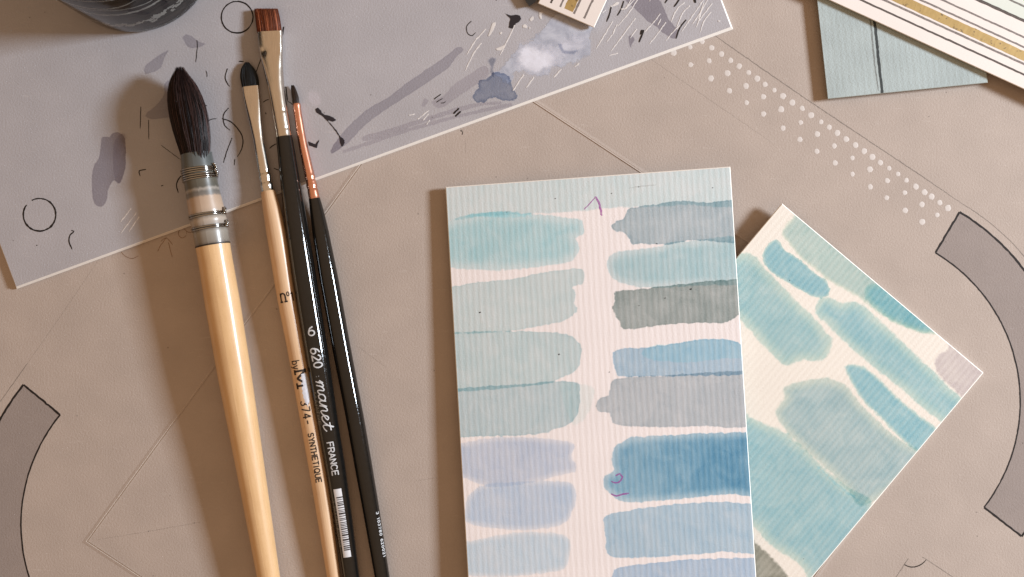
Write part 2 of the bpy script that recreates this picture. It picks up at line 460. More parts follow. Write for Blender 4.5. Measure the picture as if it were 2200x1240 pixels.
# rows of white dots: each a low dome of body colour
dots = [(268,222),(319,255),(371,289),(420,322),(466,353),(516,387),(561,419),(603,450),(653,481),(699,513),(748,547),(801,578),(849,614),(902,650),(945,678),(988,709),(1036,742),(1085,774),(1131,806),(1175,837),(1218,867),(1264,897),(1312,927),(1357,961),(1407,995),(1453,1025),(1491,1048),(1534,1080),(1578,1109),
 (205,252),(305,324),(403,390),(502,459),(594,516),(689,583),(793,653),(882,715),(973,778),(1069,842),(1162,903),(1255,963),(1348,1027),(1439,1090),(1521,1146),
 (117,282),(207,345),(315,418),(413,484),(505,547),(595,608),(699,682),(789,744),(880,807),(976,868),(1069,928),(1164,996),(1252,1054),(1350,1122),(1441,1183)]
for (zx, zy) in dots:
    x, y = 1400 + zx/2.48, zy/2.48; r = rng.uniform(5.0, 7.0); n = 14
    rad = r * (1 + rng.normal(0, .06, n)); a = np.linspace(0, 2*math.pi, n, endpoint=False)
    V = [(x + k*rr*math.cos(t), y + k*rr*math.sin(t), z) for k, z in ((1, .1), (.85, .34), (.5, .42)) for rr, t in zip(rad, a)] + [(x, y, .36)]
    F = [(q*n+(i+1) % n, q*n+i, (q+1)*n+i, (q+1)*n+(i+1) % n) for q in (0, 1) for i in range(n)] + [(2*n+(i+1) % n, 2*n+i, 3*n) for i in range(n)]
    mesh_obj('white_dot', [W(*q) for q in V], F, M['gouache_dot'], mat_board, uv=[(q[0]/100, q[1]/100) for q in V], smooth=True)

# ------------------------------------------------------------------ lilac-grey practice board
PZ = 11.5
def build_practice():
    top = [(35, 616), (-300, -275), (1225, -860), (1570, 58)]        # ll, ul, ur, lr
    bot = [(36, 621), (-304, -276), (1222, -866), (1575, 63)]
    t = thing('practice_board', W(600, 200, .3), 'large lilac grey practice board covered with ink marks under the jar and brush heads', 'board')
    V = [W(*q, PZ) for q in top] + [W(*q, 5.0) for q in bot] + [W(*q, .3) for q in bot]
    F = [(0, 3, 2, 1)]; mi = [0]
    for i in range(4):
        j = (i+1) % 4; F += [(i, 4+i, 4+j, j)[::-1], (4+i, 8+i, 8+j, 4+j)[::-1]]; mi += [1, 1]
    mesh_obj('board_sheet', V, F, [M['lilac'], M['white_core']], t, uv=np.array(top + bot + bot, float)/100, midx=mi)
    return t
pb = build_practice(); ps = Flat(PZ)
wash1 = glaze('lilac_grey_wash', (.70, .69, .735), soft=.9, edge=.18, edge_w=4, wob=1.5, var=.10)
wash2 = glaze('dark_lilac_wash', (.59, .565, .61), soft=.9, edge=.10, edge_w=4, wob=1.5, var=.10)
wash3 = glaze('thin_grey_wash', (.82, .80, .83), soft=1.2, edge=.12, edge_w=4, wob=2, var=.15)
q4 = lambda p: [(x/4, y/4) for x, y in p]
q2 = lambda p: zm(0, 310, 3.647, p)
q3 = lambda p: zm(450, 0, 5.637, p)
q5 = lambda p: zm(450, 200, 4.96, p)
q6 = lambda p: zm(650, 0, 3.648, p)
q7 = lambda p: zm(1000, 0, 3.667, p)
def ws(pts, m, **k): sheet('wash_stroke', ps, pts, m, pb, **k)
ws(q4([(1450,430),(1410,500),(1385,580),(1340,610),(1250,640),(1235,600),(1255,560),(1330,500)]), wash1, step=2)
ws(q4([(1570,320),(1600,293),(1640,305),(1690,345),(1735,370),(1772,375),(1730,400),(1650,415),(1600,385)]), wash1, step=2)
ws(q4([(1410,720),(1440,690),(1500,760),(1480,990),(1400,1015),(1290,1022),(1250,1000),(1265,965),(1310,935),(1390,850),(1415,790)]), wash1, step=3)
ws([(217,310),(220,295),(235,295),(239,289),(248,284),(260,287),(269,300),(270,326),(270,357),(265,376),(256,395),(245,387),(233,406),(229,431),(218,444),(204,439),(198,414),(198,378),(202,356),(212,341)], wash2, step=3)
ws([(268,287),(270,330),(268,366),(258,394),(247,386),(243,340),(248,300)], wash3, step=3)
ws(q6([(215,1190),(230,1205),(300,1160),(370,1110),(460,1010),(560,925),(760,790),(960,660),(1130,540),(1200,455),(1262,390),(1215,370),(1110,450),(950,560),(820,650),(660,770),(520,850),(380,970),(270,1100)]), wash1)
ws(q6([(215,1190),(230,1205),(300,1160),(330,1090),(290,1080),(250,1130)]), wash3)
ws(q6([(460,1075),(470,1105),(560,1090),(800,1010),(1000,945),(1200,885),(1400,830),(1560,815),(1560,795),(1340,812),(1200,845),(1020,905),(850,955),(680,1008)]), wash3)
ws(q6([(305,1185),(330,1198),(500,1145),(700,1075),(1000,985),(1300,905),(1640,830),(1640,805),(1300,880),(1000,955),(700,1045),(480,1120)]), wash3)
ws(q6([(1010,800),(1040,840),(1110,838),(1200,770),(1350,670),(1460,580),(1425,515),(1300,590),(1180,670),(1110,750),(1020,790)]), wash3)
ws(q6([(930,830),(958,770),(988,790),(950,838)]), wash3, step=2)
ws(q6([(40,740),(80,712),(125,735),(145,790),(120,830),(70,820)]), glaze('pale_spot', (1.12, 1.1, 1.12), soft=4, edge=0, wob=2), step=3)
ws(q7([(1260,-20),(1340,75),(1390,120),(1440,170),(1510,215),(1560,262),(1650,305),(1672,240),(1600,150),(1560,60),(1490,-20)]), wash2)
ws(q7([(1285,285),(1305,278),(1335,320),(1310,345),(1302,385),(1290,350)]), wash2, step=1.5, pad=1)
# blue-grey bloom with white gouache
bl1 = body('blue_grey_bloom', (.46, .48, .56), soft=2, wob=7, opacity=.85, var=.3, c2=(.55, .56, .62), scale=4.0)
bl2 = glaze('slate_blue_pool', (.52, .575, .69), soft=1.0, edge=.6, edge_w=7, wob=6, var=.4)
bl3 = body('white_gouache_pool', (.78, .77, .83), soft=6, wob=9, opacity=1.0, var=.3, c2=(.68, .68, .75), inner=20, scale=5.0)
bl5 = body('thin_white_veil', (.68, .68, .75), soft=8, wob=12, opacity=.75, var=.6, inner=16, scale=4.0)
bl4 = glaze('blue_fleck', (.55, .58, .66), soft=3, edge=.1, wob=3, var=.2)
ws(q7([(330,650),(270,610),(215,575),(300,520),(380,420),(440,350),(510,330),(545,290),(620,225),(680,140),(820,100),(1000,215),(972,262),(988,330),(972,420),(860,490),(740,530),(690,525),(650,580),(560,605),(500,570),(400,560),(375,600),(360,660)]), bl1)
ws(q7([(55,760),(75,740),(100,690),(115,640),(200,610),(215,575),(320,575),(350,620),(375,700),(405,740),(400,775),(350,800),(240,775),(190,775),(150,805),(85,805)]), bl2, step=2.5)
ws(q7([(175,480),(205,450),(238,465),(225,500),(215,560),(225,600),(195,570),(200,520)]), bl4, step=2)
ws(q7([(378,450),(420,350),(500,322),(580,350),(690,370),(760,430),(740,510),(650,575),(560,605),(490,585),(410,555),(380,500)]), bl3)
ws(q7([(500,350),(640,330),(760,300),(900,260),(960,300),(940,400),(800,480),(690,520),(660,440),(580,380)]), bl5)
ws(q7([(735,350),(755,345),(775,395),(830,405),(880,400),(850,425),(790,420),(760,410)]), bl4, step=2)
# ink circles and arcs
def circ(c, r, a0, a1, w, n=40): stroke('ink_circle', ps, arc(c, r, a0, a1, n), w, M['ink'], pb, taper=(.8, .7), jit=.18, wob=.15)
circ((85, 461.5), 35, 217, 217-336, 3.6); circ((509.5, 37), 34, -150, 212, 3.2); circ((509.5, 37), 34.6, 95, 200, 1.8, 16)
inks = [([(153.5,495),(159,497),(151,505),(148,518),(155,536)], 3.0), ([(78,527),(80,528)], 3.5), ([(314,364),(299,367.6),(301.6,379)], 2.6),
 ([(346,400),(351,398)], 3), ([(396,373),(384,384),(379,398),(383,414)], 3), (q4([(1692,345),(1696,400),(1683,537)]), 2.2),
 (q4([(1210,918),(1205,1105)]), 2), (q4([(1276,1030),(1279,1200)]), 1.8), (q4([(1735,890),(1780,912)]), 2.2), (q4([(1785,1040),(1820,1025),(1862,1020)]), 2.2),
 (q4([(1965,928),(1920,990),(1930,1075),(1978,1120)]), 2.4), ([(477,255),(496,262),(514,281),(521.6,299),(519.6,319),(510,337)], 2.8),
 ([(499,296),(489,321),(480,350)], 2.4), ([(504.5,342),(503.5,355)], 2.2), ([(442.5,152),(445,160),(444.5,166)], 2.0), (q4([(1955,590),(1935,660),(1950,710),(1975,745)]), 2.6),
 ([(513,132),(524,132)], 2.6), ([(561.8,124),(550,156)], 2.4), ([(609.6,57.6),(607,77)], 3), ([(614,187),(617.6,217)], 3),
 ([(579,319),(586,313),(594,309)], 2.4), ([(588,361),(594,364),(600,366)], 2.2), ([(565,220),(571,216),(578,214)], 2.2), ([(618,218),(624,221),(629,226)], 2.2), ([(570,242),(572,245)], 3.5), ([(346, 312), (370, 330), (388, 343)], 1.4),
 (q6([(1030,778),(1085,738)]), 2.4), (q6([(1050,802),(1075,785),(1100,772)]), 2.2), (q6([(1085,808),(1105,808),(1122,798)]), 2.2), (q6([(1183,892),(1228,848)]), 4), (q6([(1198,912),(1240,872)]), 4),
 (q6([(1325,165),(1290,200),(1285,235),(1300,268),(1330,280),(1358,255)]), 2.2),
 (q7([(1148,55),(1135,110),(1112,172)]), 3.4), (q7([(1247,8),(1225,75),(1195,125)]), 3.2), (q7([(1740,155),(1690,220),(1660,305)]), 3.4),
 (q7([(1390,235),(1378,272)]), 4), (q7([(1404,237),(1385,290),(1368,335)]), 4), (q7([(1600,-20),(1572,25)]), 3.4), (q7([(1695,-20),(1665,25),(1642,55)]), 3.6),
 (q7([(1800,-20),(1808,5),(1814,24)]), 6), (q7([(240,-10),(245,3)]), 5)]
for p, w in inks: stroke('ink_mark', ps, p, w*.9, M['ink_thin'] if w < 2.3 else M['ink'], pb, step=3.0, wob=.15)
inkb = body('black_ink_blot', (.028, .022, .024), soft=.7, wob=1.2, var=.05)
def blot(p): sheet('ink_blot', ps, p, inkb, pb, step=1.5, pad=1.5, smooth=False)
blot(q6([(98,858),(118,845),(145,865),(152,885),(172,898),(205,905),(245,925),(263,942),(240,956),(200,945),(225,975),(265,1020),(300,1075),(325,1095),(332,1120),(308,1152),(300,1125),(285,1070),(235,995),(190,945),(150,905),(110,885)]))
blot(q6([(45,1108),(70,1118),(100,1132),(135,1090),(118,1130),(113,1162),(85,1152),(50,1140)]))
blot(q7([(312,105),(360,122),(400,115),(430,125),(440,150),(420,175),(395,185),(380,228),(340,220),(345,185),(355,150)]))
# white gouache lines, blots
wl = [([(282,448),(259,477)], 2), ([(293,457),(260.5,501)], 2), ([(299,466),(288,482),(277.5,498)], 2)]
wl += [(q6(p), 2.4) for p in ([(905,935),(990,865)],[(945,945),(988,893)],[(972,978),(998,942)],[(835,905),(880,895)])]
wl += [(q7(p), 2.5) for p in ([(160,230),(80,320),(12,430)],[(125,340),(60,430),(0,560)],[(390,200),(340,300),(275,435)],[(460,590),(375,715)],[(540,605),(480,692)],[(755,545),(697,612)])]
wl += [(q7(p), 2.1) for p in ([(1160,170),(1100,270),(1028,388)],[(1195,195),(1160,270),(1115,328)],[(1365,-20),(1290,100),(1200,205)],[(1340,145),(1240,280),(1148,402)],[(1535,110),(1480,180),(1410,255)],[(1580,175),(1520,260),(1450,348)],[(1690,200),(1640,250),(1578,325)],[(1730,20),(1670,70),(1620,175)],[(1770,45),(1715,100),(1665,215)],[(1890,-20),(1800,110),(1705,250)],[(1920,-20),(1850,100),(1790,190)],[(1870,40),(1845,140),(1820,215)],[(1880,20),(1835,150)],[(1945,28),(1880,110),(1830,180)],[(1935,95),(1880,170),(1850,255)],[(1340,-10),(1250,80)],[(1460,-10),(1450,12)],[(1320,-20),(1260,70)],[(1105,80),(1075,105)],[(1200,420),(1130,440)],[(1350,230),(1300,300)],[(1540,150),(1515,200)])]
for p, w in wl: stroke('white_line', ps, p, w, M['gouache'], pb, step=3.0, taper=(1, .45), wob=.3, jit=.2)
wb_ = body('white_gouache_blot', (.80, .75, .71), soft=.8, wob=1.2, opacity=.85, var=.25)
def wblot(p): sheet('white_blot', ps, p, wb_, pb, step=1.5, pad=1.5)
wblot(q7([(215,180),(240,175),(225,225),(190,288),(178,285),(195,235)])); wblot(q7([(240,385),(285,365),(320,350),(310,375),(280,395),(250,398)]))
wblot(q7([(505,150),(530,125),(540,135),(535,155),(515,170)])); wblot(q7([(580,95),(610,95),(598,120),(605,150),(590,150)]))
wblot(q7([(450,200),(470,192),(490,210),(480,225),(455,218)])); wblot(q7([(500,215),(508,211),(515,220),(508,228),(500,224)])); wblot(q7([(270,262),(282,252),(293,262),(280,272)]))
wblot(q7([(858,525),(885,500),(905,495),(890,515),(865,530)])); wblot(q7([(1138,45),(1160,42),(1190,20),(1215,15),(1210,30),(1180,48),(1150,55)])); wblot(q7([(1218,68),(1255,65),(1280,45),(1270,68),(1230,78)]))
wblot(q7([(1990,160),(2010,160),(2005,172),(1992,172)]))

# ------------------------------------------------------------------ swatch cards
def h1(u, v): return 8 + 13 + 17*v + 22*u*(1 - .5*v) + 3*math.sin(math.pi*u)*(1-v)
C1 = Card((957, 402), (1569, 358), (1631, 1340), (1011, 1340), h1, (36, 52))
c1 = C1.build('swatch_card', 8, 1.6, M['card1'], M['edge'], 'white ribbed card with two columns of blue and grey watercolour swatches', 'swatch card', 'watercolour test cards')
def h2(u, v):
    a = u * 565; b = v * 700
    return 8.6 + 25 * max(0, 1 - a/380)**2 * (1 - b/900)
C2 = Card((1680, 437), (2113, 801), (1657, 1345), (1224, 981), h2, (36, 44))
c2 = C2.build('swatch_card', 8, 1.6, M['card2'], M['edge'], 'tilted cream card with diagonal turquoise swatches half under the larger white card', 'swatch card', 'watercolour test cards')

paper1 = np.array(lin(238, 224, 214)); paper2 = np.array(lin(244, 228, 206))
def filt(c, base): return tuple(min(1.0, a / b) for a, b in zip(lin(*c), base))
k4 = lambda p: zm(900, 340, 3.2625, p)
k5 = lambda p: zm(1250, 340, 3.2625, p)
k6 = lambda p: zm(950, 700, 2.297, p)
k7 = lambda p: zm(1260, 700, 2.2975, p)
def sw1(pts, c, **kw):
    st = dict(soft=1.1, edge=.24, edge_w=5, wob=3.6, var=.24, rib=12.4, gran=.17); st.update(kw)
    nm = 'watercolour_%d_%d_%d' % c
    sheet('paint_swatch', C1, pts, glaze(nm, filt(c, paper1), **st), c1, step=5, pad=4)
sw1([(930,340),(1600,340),(1600,438),(1470,440),(1400,444),(1326,446),(1256,452),(1145,459),(1038,464),(930,467)], (206,210,203), edge=.05, edge_w=12, soft=2)
sw1(k4([(150,460),(200,450),(310,405),(480,378),(620,374),(780,390),(950,405),(1100,425),(1150,440),(1155,500),(1145,545),(1095,555),(1122,610),(1120,660),(1060,725),(960,745),(760,770),(550,785),(370,780),(210,765),(150,760)]), (176,200,197), edge=.12, inner=26, soft=1.6)
sw1(k4([(310,410),(480,380),(620,376),(760,392),(830,402),(620,416),(480,410)]), (210,220,216), edge=.1, soft=1.5)
sw1(k4([(180,915),(230,905),(400,870),(640,850),(800,815),(960,790),(1100,775),(1150,785),(1160,830),(1150,880),(1075,905),(1100,960),(1085,1010),(1110,1050),(1080,1100),(1010,1140),(800,1185),(600,1215),(400,1225),(240,1230),(180,1230)]), (199,204,197))
sw1(k6([(20,36),(60,34),(250,28),(480,30),(600,40),(660,70),(688,110),(680,170),(660,220),(600,250),(560,270),(520,285),(300,310),(80,325),(20,328)]), (193,201,195))
sw1(k6([(20,316),(80,311),(200,300),(400,288),(580,274),(660,278),(678,300),(680,340),(670,430),(620,490),(550,510),(500,530),(370,542),(200,545),(90,552),(20,555)]), (187,195,191))
sw1(k6([(580,285),(680,290),(740,300),(750,330),(735,400),(690,470),(640,480)]), (226,220,210), edge=.05, soft=2)
sw1(k6([(40,590),(95,580),(200,560),(320,550),(480,555),(620,570),(655,590),(645,620),(640,655),(660,680),(655,720),(560,740),(520,755),(380,785),(240,795),(160,770),(100,750),(40,745)]), (193,195,201), edge=.08, inner=14, soft=2)
sw1(k6([(118,890),(125,850),(180,795),(300,775),(500,765),(620,770),(655,800),(660,860),(640,920),(600,975),(500,1000),(370,1008),(240,995),(120,968)]), (191,197,204), edge=.1, inner=14, soft=2)
sw1(k6([(60,1070),(125,1065),(250,1040),(400,1020),(560,1025),(620,1045),(635,1090),(625,1150),(600,1200),(500,1220),(350,1238),(130,1235),(60,1235)]), (197,204,206), edge=.1, inner=12, soft=2)
sw1(k5([(1150,285),(1055,290),(880,310),(700,300),(560,315),(420,335),(350,350),(310,385),(300,420),(250,440),(205,485),(245,515),(300,520),(320,550),(345,560),(340,595),(400,600),(560,605),(700,590),(800,575),(1150,570)]), (175,181,179))
sw1(k5([(1150,570),(800,575),(600,595),(560,618),(380,640),(260,655),(195,690),(175,745),(190,800),(230,850),(300,880),(420,905),(600,905),(800,890),(1150,860)]), (173,192,189), edge=.12, inner=22, soft=1.6)
sw1(k5([(1150,848),(1080,850),(900,860),(700,885),(500,905),(350,925),(250,930),(228,950),(235,1010),(210,1055),(240,1090),(245,1130),(275,1140),(275,1180),(310,1200),(420,1190),(560,1170),(750,1155),(980,1155),(1060,1130),(1100,1100),(1150,1090)]), (157,160,152), edge=.12)
sw1(k7([(820,100),(765,92),(720,72),(600,65),(450,85),(300,105),(170,115),(130,135),(135,180),(150,240),(200,250),(400,250),(600,245),(820,230)]), (171,186,193), edge=.15)
sw1(k7([(820,80),(765,92),(720,72),(600,65),(450,85),(300,105),(280,150),(380,175),(500,180),(650,165),(820,150)]), (218,222,222), edge=.1)
sw1(k7([(820,217),(770,221),(600,230),(400,245),(280,249),(160,262),(122,280),(120,310),(108,345),(70,355),(45,405),(60,425),(118,432),(125,470),(160,490),(300,500),(440,500),(600,495),(820,480)]), (183,183,180), edge=.15, gran=.22)
sw1(k7([(860,526),(790,528),(600,530),(450,538),(300,545),(210,555),(180,575),(150,590),(130,620),(128,690),(140,715),(95,740),(82,785),(110,820),(150,855),(230,870),(400,860),(600,840),(720,828),(860,822)]), (122,159,175), edge=.06, inner=20, soft=1.2, grad=(0, 3.6, 6.2, .85, 1.25))
sw1(k7([(870,880),(820,880),(650,870),(450,880),(250,905),(100,935),(85,970),(95,1040),(100,1110),(130,1140),(230,1145),(450,1135),(680,1115),(740,1120),(870,1105)]), (175,190,196), edge=.12)
sw1(k7([(880,1145),(840,1145),(600,1150),(400,1165),(250,1180),(160,1195),(128,1230),(110,1400),(880,1420)]), (176,188,198), edge=.14)
mag = inkmat('magenta_pencil', (.42, .10, .40), .75, .6)
stroke('pencil_mark', C1, k4([(1160,358),(1205,310),(1240,268)]), 2.0, mag, c1, wob=.5)
stroke('pencil_mark', C1, k4([(1240,268),(1262,310),(1272,350),(1282,402)]), 4.6, mag, c1, wob=.6)
stroke('pencil_mark', C1, k7([(145,742),(165,730),(178,745),(170,765),(145,775),(122,768)]), 3.4, mag, c1, wob=.5)
stroke('pencil_mark', C1, k7([(122,832),(150,840),(180,832),(210,828)]), 3.6, mag, c1, wob=.5)
for (x, y, r) in ((1031, 672, 4.5), (1201, 762, 4), (1309, 800, 3), (1314, 416, 3), (1193, 427, 3), (1531, 404, 3), (1484, 622, 5), (1429, 641, 3.5), (1411, 524, 3), (1373, 657, 2.5), (1089, 456, 2.5), (1372, 402, 3)):
    stroke('paint_speck', C1, [(x - r*.4, y), (x + r*.5, y - r*.3)], r * .8, M['ink_thin'], c1, wob=0)
stroke('pencil_mark', C1, k5([(330,210),(395,200),(520,185)]), 2.6, M['faint'], c1)

k8 = lambda p: zm(1560, 420, 1.5125, p)
k9 = lambda p: zm(1560, 420, 3.263, p)
def sw2(pts, c, **kw):
    st = dict(yellow=.035, soft=3.2, edge=.06, edge_w=5, wob=4.0, var=.26, rib=12.0, gran=.17, inner=12); st.update(kw)
    nm = 'turquoise_%d_%d_%d' % c
    sheet('paint_swatch', C2, pts, glaze(nm, filt(c, paper2), **st), c2, step=5, pad=4)
sw2(k8([(230,50),(215,75),(180,120),(200,150),(240,200),(290,240),(340,280),(430,330),(480,370),(540,410),(600,435),(650,450),(700,440),(600,340),(500,260),(400,180),(300,100)]), (187,197,180), inner=8)
sw2(k8([(470,290),(450,320),(480,365),(540,408),(600,432),(645,446),(690,430),(620,370),(540,300)]), (182,207,200), inner=14)
sw2(k9([(345,310),(290,350),(260,410),(265,470),(310,530),(400,590),(500,650),(600,705),(670,718),(715,700),(728,660),(700,600),(620,540),(540,470),(470,420),(400,370),(370,320)]), (156,187,183), inner=6, edge=.15, soft=1.2)
sw2(k9([(0,420),(70,420),(110,405),(170,410),(230,450),(270,510),(400,640),(500,750),(620,860),(690,950),(745,1010),(720,1100),(690,1140),(640,1160),(530,1155),(430,1190),(370,1160),(280,1070),(180,960),(95,870),(0,800)]), (167,191,183), inner=26)
sw2(k8([(300,345),(320,330),(380,350),(430,348),(480,390),(560,465),(640,540),(720,620),(790,690),(740,760),(700,735),(640,690),(560,620),(470,550),(380,470),(330,420),(290,380)]), (163,190,184), inner=24)
sw2(k8([(385,555),(400,548),(450,560),(500,600),(560,660),(620,710),(700,780),(640,840),(560,780),(500,720),(440,660),(400,590)]), (158,189,185), inner=8)
sw2(k8([(190,625),(270,600),(330,595),(390,620),(430,670),(500,740),(560,790),(640,860),(456,1006),(386,946),(308,870),(217,790),(162,710),(190,660)]), (175,189,180), inner=22)
sw2(k8([(30,690),(75,720),(130,745),(190,770),(240,810),(310,880),(380,940),(480,1030),(330,1300),(240,1200),(150,1140),(95,1080),(30,1020)]), (165,191,185), inner=24)
sw2(k8([(205,795),(240,825),(310,890),(380,950),(452,1003),(380,962),(300,885),(215,806)]), (218,221,208), inner=None, edge=.1, soft=1.5)
sw2(k8([(60,1095),(100,1135),(150,1180),(200,1240),(230,1330),(60,1330)]), (160,152,132), inner=None, edge=.1)
sw2(k8([(740,480),(720,505),(690,520),(680,555),(700,590),(760,650),(800,700),(880,590)]), (212,194,180), inner=None, edge=.05)
stroke('paint_speck', C2, k9([(443, 597), (449, 595)]), 2.4, M['ink_thin'], c2, wob=0)
stroke('paint_speck', C2, zm(1560, 900, 3.4375, [(571, 1034), (576, 1034)]), 2, M['ink_thin'], c2, wob=0)

# ------------------------------------------------------------------ teal card and striped cards
e1 = np.array((344., -35)); e1 /= np.linalg.norm(e1); e2 = np.array((-.108, -.994))
T0 = np.array((1778., 213)); T1 = np.array((2122., 178))
CT = Card(tuple(T0 + e2*520), tuple(T1 + e2*520), tuple(T1), tuple(T0), lambda u, v: 17.0, (16, 20))
ct = CT.build('teal_card', 15, 1.2, M['teal'], M['teal_edge'], 'pale teal textured card with a dark ruled line, under the long striped card', 'card')
tl = inkmat('dark_ruled_line', (.045, .05, .05), .92, .25)
stroke('ruled_line', CT, zm(1740, 0, 4.783, [(560, -400), (665, 240), (700, 560), (745, 968)]), 6.0, tl, ct, taper=(1, 1), wob=.3)
stroke('ruled_line', CT, zm(1740, 0, 4.783, [(530, -400), (625, 240), (660, 600), (705, 930)]), 3.4, M['pencil'], ct, taper=(1, .6), wob=.4)

def gold_mat():
    g = N('worn_gold_paint'); u = g.uv()
    n = g.noise(g.uv((1, .3, 1)), 12.0, 3.0, .6); sp = g.noise(u, 9.0, 2.0, .6)
    c = g.mix(g.mapr(n, .3, .7), (.38, .25, .085), (.47, .32, .12))
    c = g.mix(g.mapr(sp, .61, .70, 0, .75), c, (.08, .05, .03))
    return g.done(g.pbr(c, .5, .25, .5, normal=g.bump(n, 2e-5)))
M['gold'] = gold_mat()
M['rule'] = inkmat('ruled_sepia_line', (.085, .065, .055), .9, .3)
M['rule_light'] = inkmat('pale_ruled_line', (.16, .13, .12), .75, .4)
M['green'] = glaze('pale_green_wash', (.83, .95, .92), soft=1, edge=.08, wob=.5, var=.08)
sd = np.array((math.cos(R(24.6)), math.sin(R(24.6)))); sn = np.array((sd[1], -sd[0]))    # along, and up-right across
L0 = np.array((1780., 0.))
P_ = lambda a, b: tuple(L0 + sd*a + sn*b)
CS = Card(P_(-260, 420), P_(640, 420), P_(640, 0), P_(-260, 0), lambda u, v: 28.0 + 2*u, (20, 20))
cs = CS.build('striped_card', 10, 1.8, M['cream'], M['edge'], 'long cream card with gold band and ruled stripes resting on the teal card', 'card', 'cream striped cards')
def rule(cardobj, par, a0, a1, b, w, m, P): stroke('ruled_stripe', cardobj, [P(a0, b), P((a0+a1)/2, b), P(a1, b)], w, m, par, smooth=False, taper=(1, 1), jit=.05, wob=.2, step=8)
sheet('green_panel', CS, [P_(-255, 136), P_(635, 136), P_(635, 400), P_(-255, 400)], M['green'], cs, step=14, smooth=False)
stroke('gold_band', CS, [P_(-250, 65.5), P_(630, 65.5)], 19.5, M['gold'], cs, smooth=False, taper=(1, 1), jit=.02, step=8)
for b, w, m in ((29, 4.2, 'rule'), (49.5, 4.6, 'rule_light'), (82.5, 4.2, 'rule_light'), (102, 4, 'rule_light'), (134, 6.5, 'rule'), (162.5, 4, 'rule_light')):
    rule(CS, cs, -250, 630, b, w, M[m], P_)
# small striped card, end on, propped on the black strip
sd2 = np.array((28., -61)); sd2 /= np.linalg.norm(sd2); sn2 = np.array((-.918, -.396))
K0 = np.array((1276.5, 60.))
Q_ = lambda a, b: tuple(K0 + sd2*a + sn2*b)
CK = Card(Q_(330, 132), Q_(330, 0), Q_(0, 0), Q_(0, 132), lambda u, v: 42.0 - 14*v, (12, 16))
ck = CK.build('striped_card', 10, 1.6, M['cream'], M['edge'], 'small cream card with stripe ends, its corner over the blue paint bloom', 'card', 'cream striped cards')
stroke('gold_band', CK, [Q_(13, 66), Q_(320, 66)], 21, M['gold'], ck, smooth=False, taper=(1, 1), jit=.03, step=6)
for b, a0, w, m in ((28, 10, 5, 'rule_light'), (52, 10, 5.5, 'rule_light'), (85, 12, 5, 'rule_light'), (107, 12, 6, 'rule')):
    stroke('ruled_stripe', CK, [Q_(a0, b), Q_(160, b), Q_(320, b)], w, M[m], ck, smooth=False, taper=(.8, 1), jit=.1, wob=.2)
def black_strip():
    P = [(1124, -6), (1137, 14), (1150, 4), (1250, -120), (1215, -160), (1116, -60)]
    n = len(P); V = [W(*p, PZ + 15) for p in P] + [W(*p, PZ + .3) for p in P]
    F = [tuple(range(n-1, -1, -1))] + [(i, (i+1) % n, n+(i+1) % n, n+i) for i in range(n)]
    o = mesh_obj('black_strip', V, F, plain('black_card', (.02, .017, .014), .6), base=W(1170, -60, PZ), uv=[(p[0]/100, p[1]/100) for p in P]*2)
    tag(o, 'black strip poking out beside the small striped card at the top edge', 'strip')
black_strip()

# ------------------------------------------------------------------ brushes
class Brush:
    def __init__(s, rows):
        a = np.array(rows, float); s.y, s.c, s.w, s.h, s.z, s.e = a.T
        yy = np.arange(s.y[0], s.y[-1] + 1, 2.0)
        sm = lambda v: np.convolve(np.pad(np.interp(yy, s.y, v), 12, mode='edge'), np.ones(25)/25, 'valid')
        s.yy = yy; s.cc = sm(s.c); s.zz = sm(s.z); s.sl = np.gradient(s.cc, yy)
        s.sl = np.convolve(np.pad(s.sl, 30, mode='edge'), np.ones(61)/61, 'valid')
    def at(s, y): return tuple(np.interp(y, s.yy, v) for v in (s.cc, s.zz, s.sl)) + tuple(np.interp(y, s.y, v) for v in (s.w, s.h, s.e))
    def ring(s, y, angs, f=None, add=0.0):
        c, z, sl, w, h, e = s.at(y); L = math.hypot(1, sl); C = np.array(W(c, y, z)); k = (HP - z)/HP*S
        side = np.array((1, sl, 0))/L       # towards the right, across the handle (world axes)
        side = np.array((1/L, sl/L, 0))
        out = []
        for i, a in enumerate(angs):
            sx_, cz = math.sin(a), math.cos(a); q = 2/e
            x = math.copysign(abs(sx_)**q, sx_); zz = math.copysign(abs(cz)**q, cz)
            m = 1.0 if f is None else f(y, a)
            out.append(C + side*(w*m+add)*x*k + np.array((0, 0, 1))*(h*m+add)*zz*k)
        return out
    def loft(s, name, y0, y1, mat, parent, step=6.0, n=36, f=None, add=0.0, cap=(True, True), ys=None):
        ys = np.linspace(y0, y1, max(2, int((y1-y0)/step)+1)) if ys is None else ys
        an = np.linspace(0, 2*math.pi, n+1); V = []; U = []; F = []
        for y in ys:
            V += s.ring(y, an, f, add); U += [(t*.3, y/100) for t in an]
        m = n+1
        for j in range(len(ys)-1):
            for i in range(n): F.append((j*m+i, j*m+i+1, (j+1)*m+i+1, (j+1)*m+i))
        sm = [True]*len(F)
        for on, y, fl in ((cap[0], ys[0], 0), (cap[1], ys[-1], 1)):
            if on:
                b = len(V); V += s.ring(y, an[:-1], f, add); U += [(t*.3, y/100) for t in an[:-1]]
                F.append(tuple(range(b, b+n)) if fl == 1 else tuple(range(b+n-1, b-1, -1))); sm.append(False)
        o = mesh_obj(name, V, F, mat, parent, uv=U)
        o.data.polygons.foreach_set('use_smooth', sm)
        return o
    def surf(s, y, v, off=.25):
        c, z, sl, w, h, e = s.at(y)
        return s.ring(y, [v / w], None, off)[0]

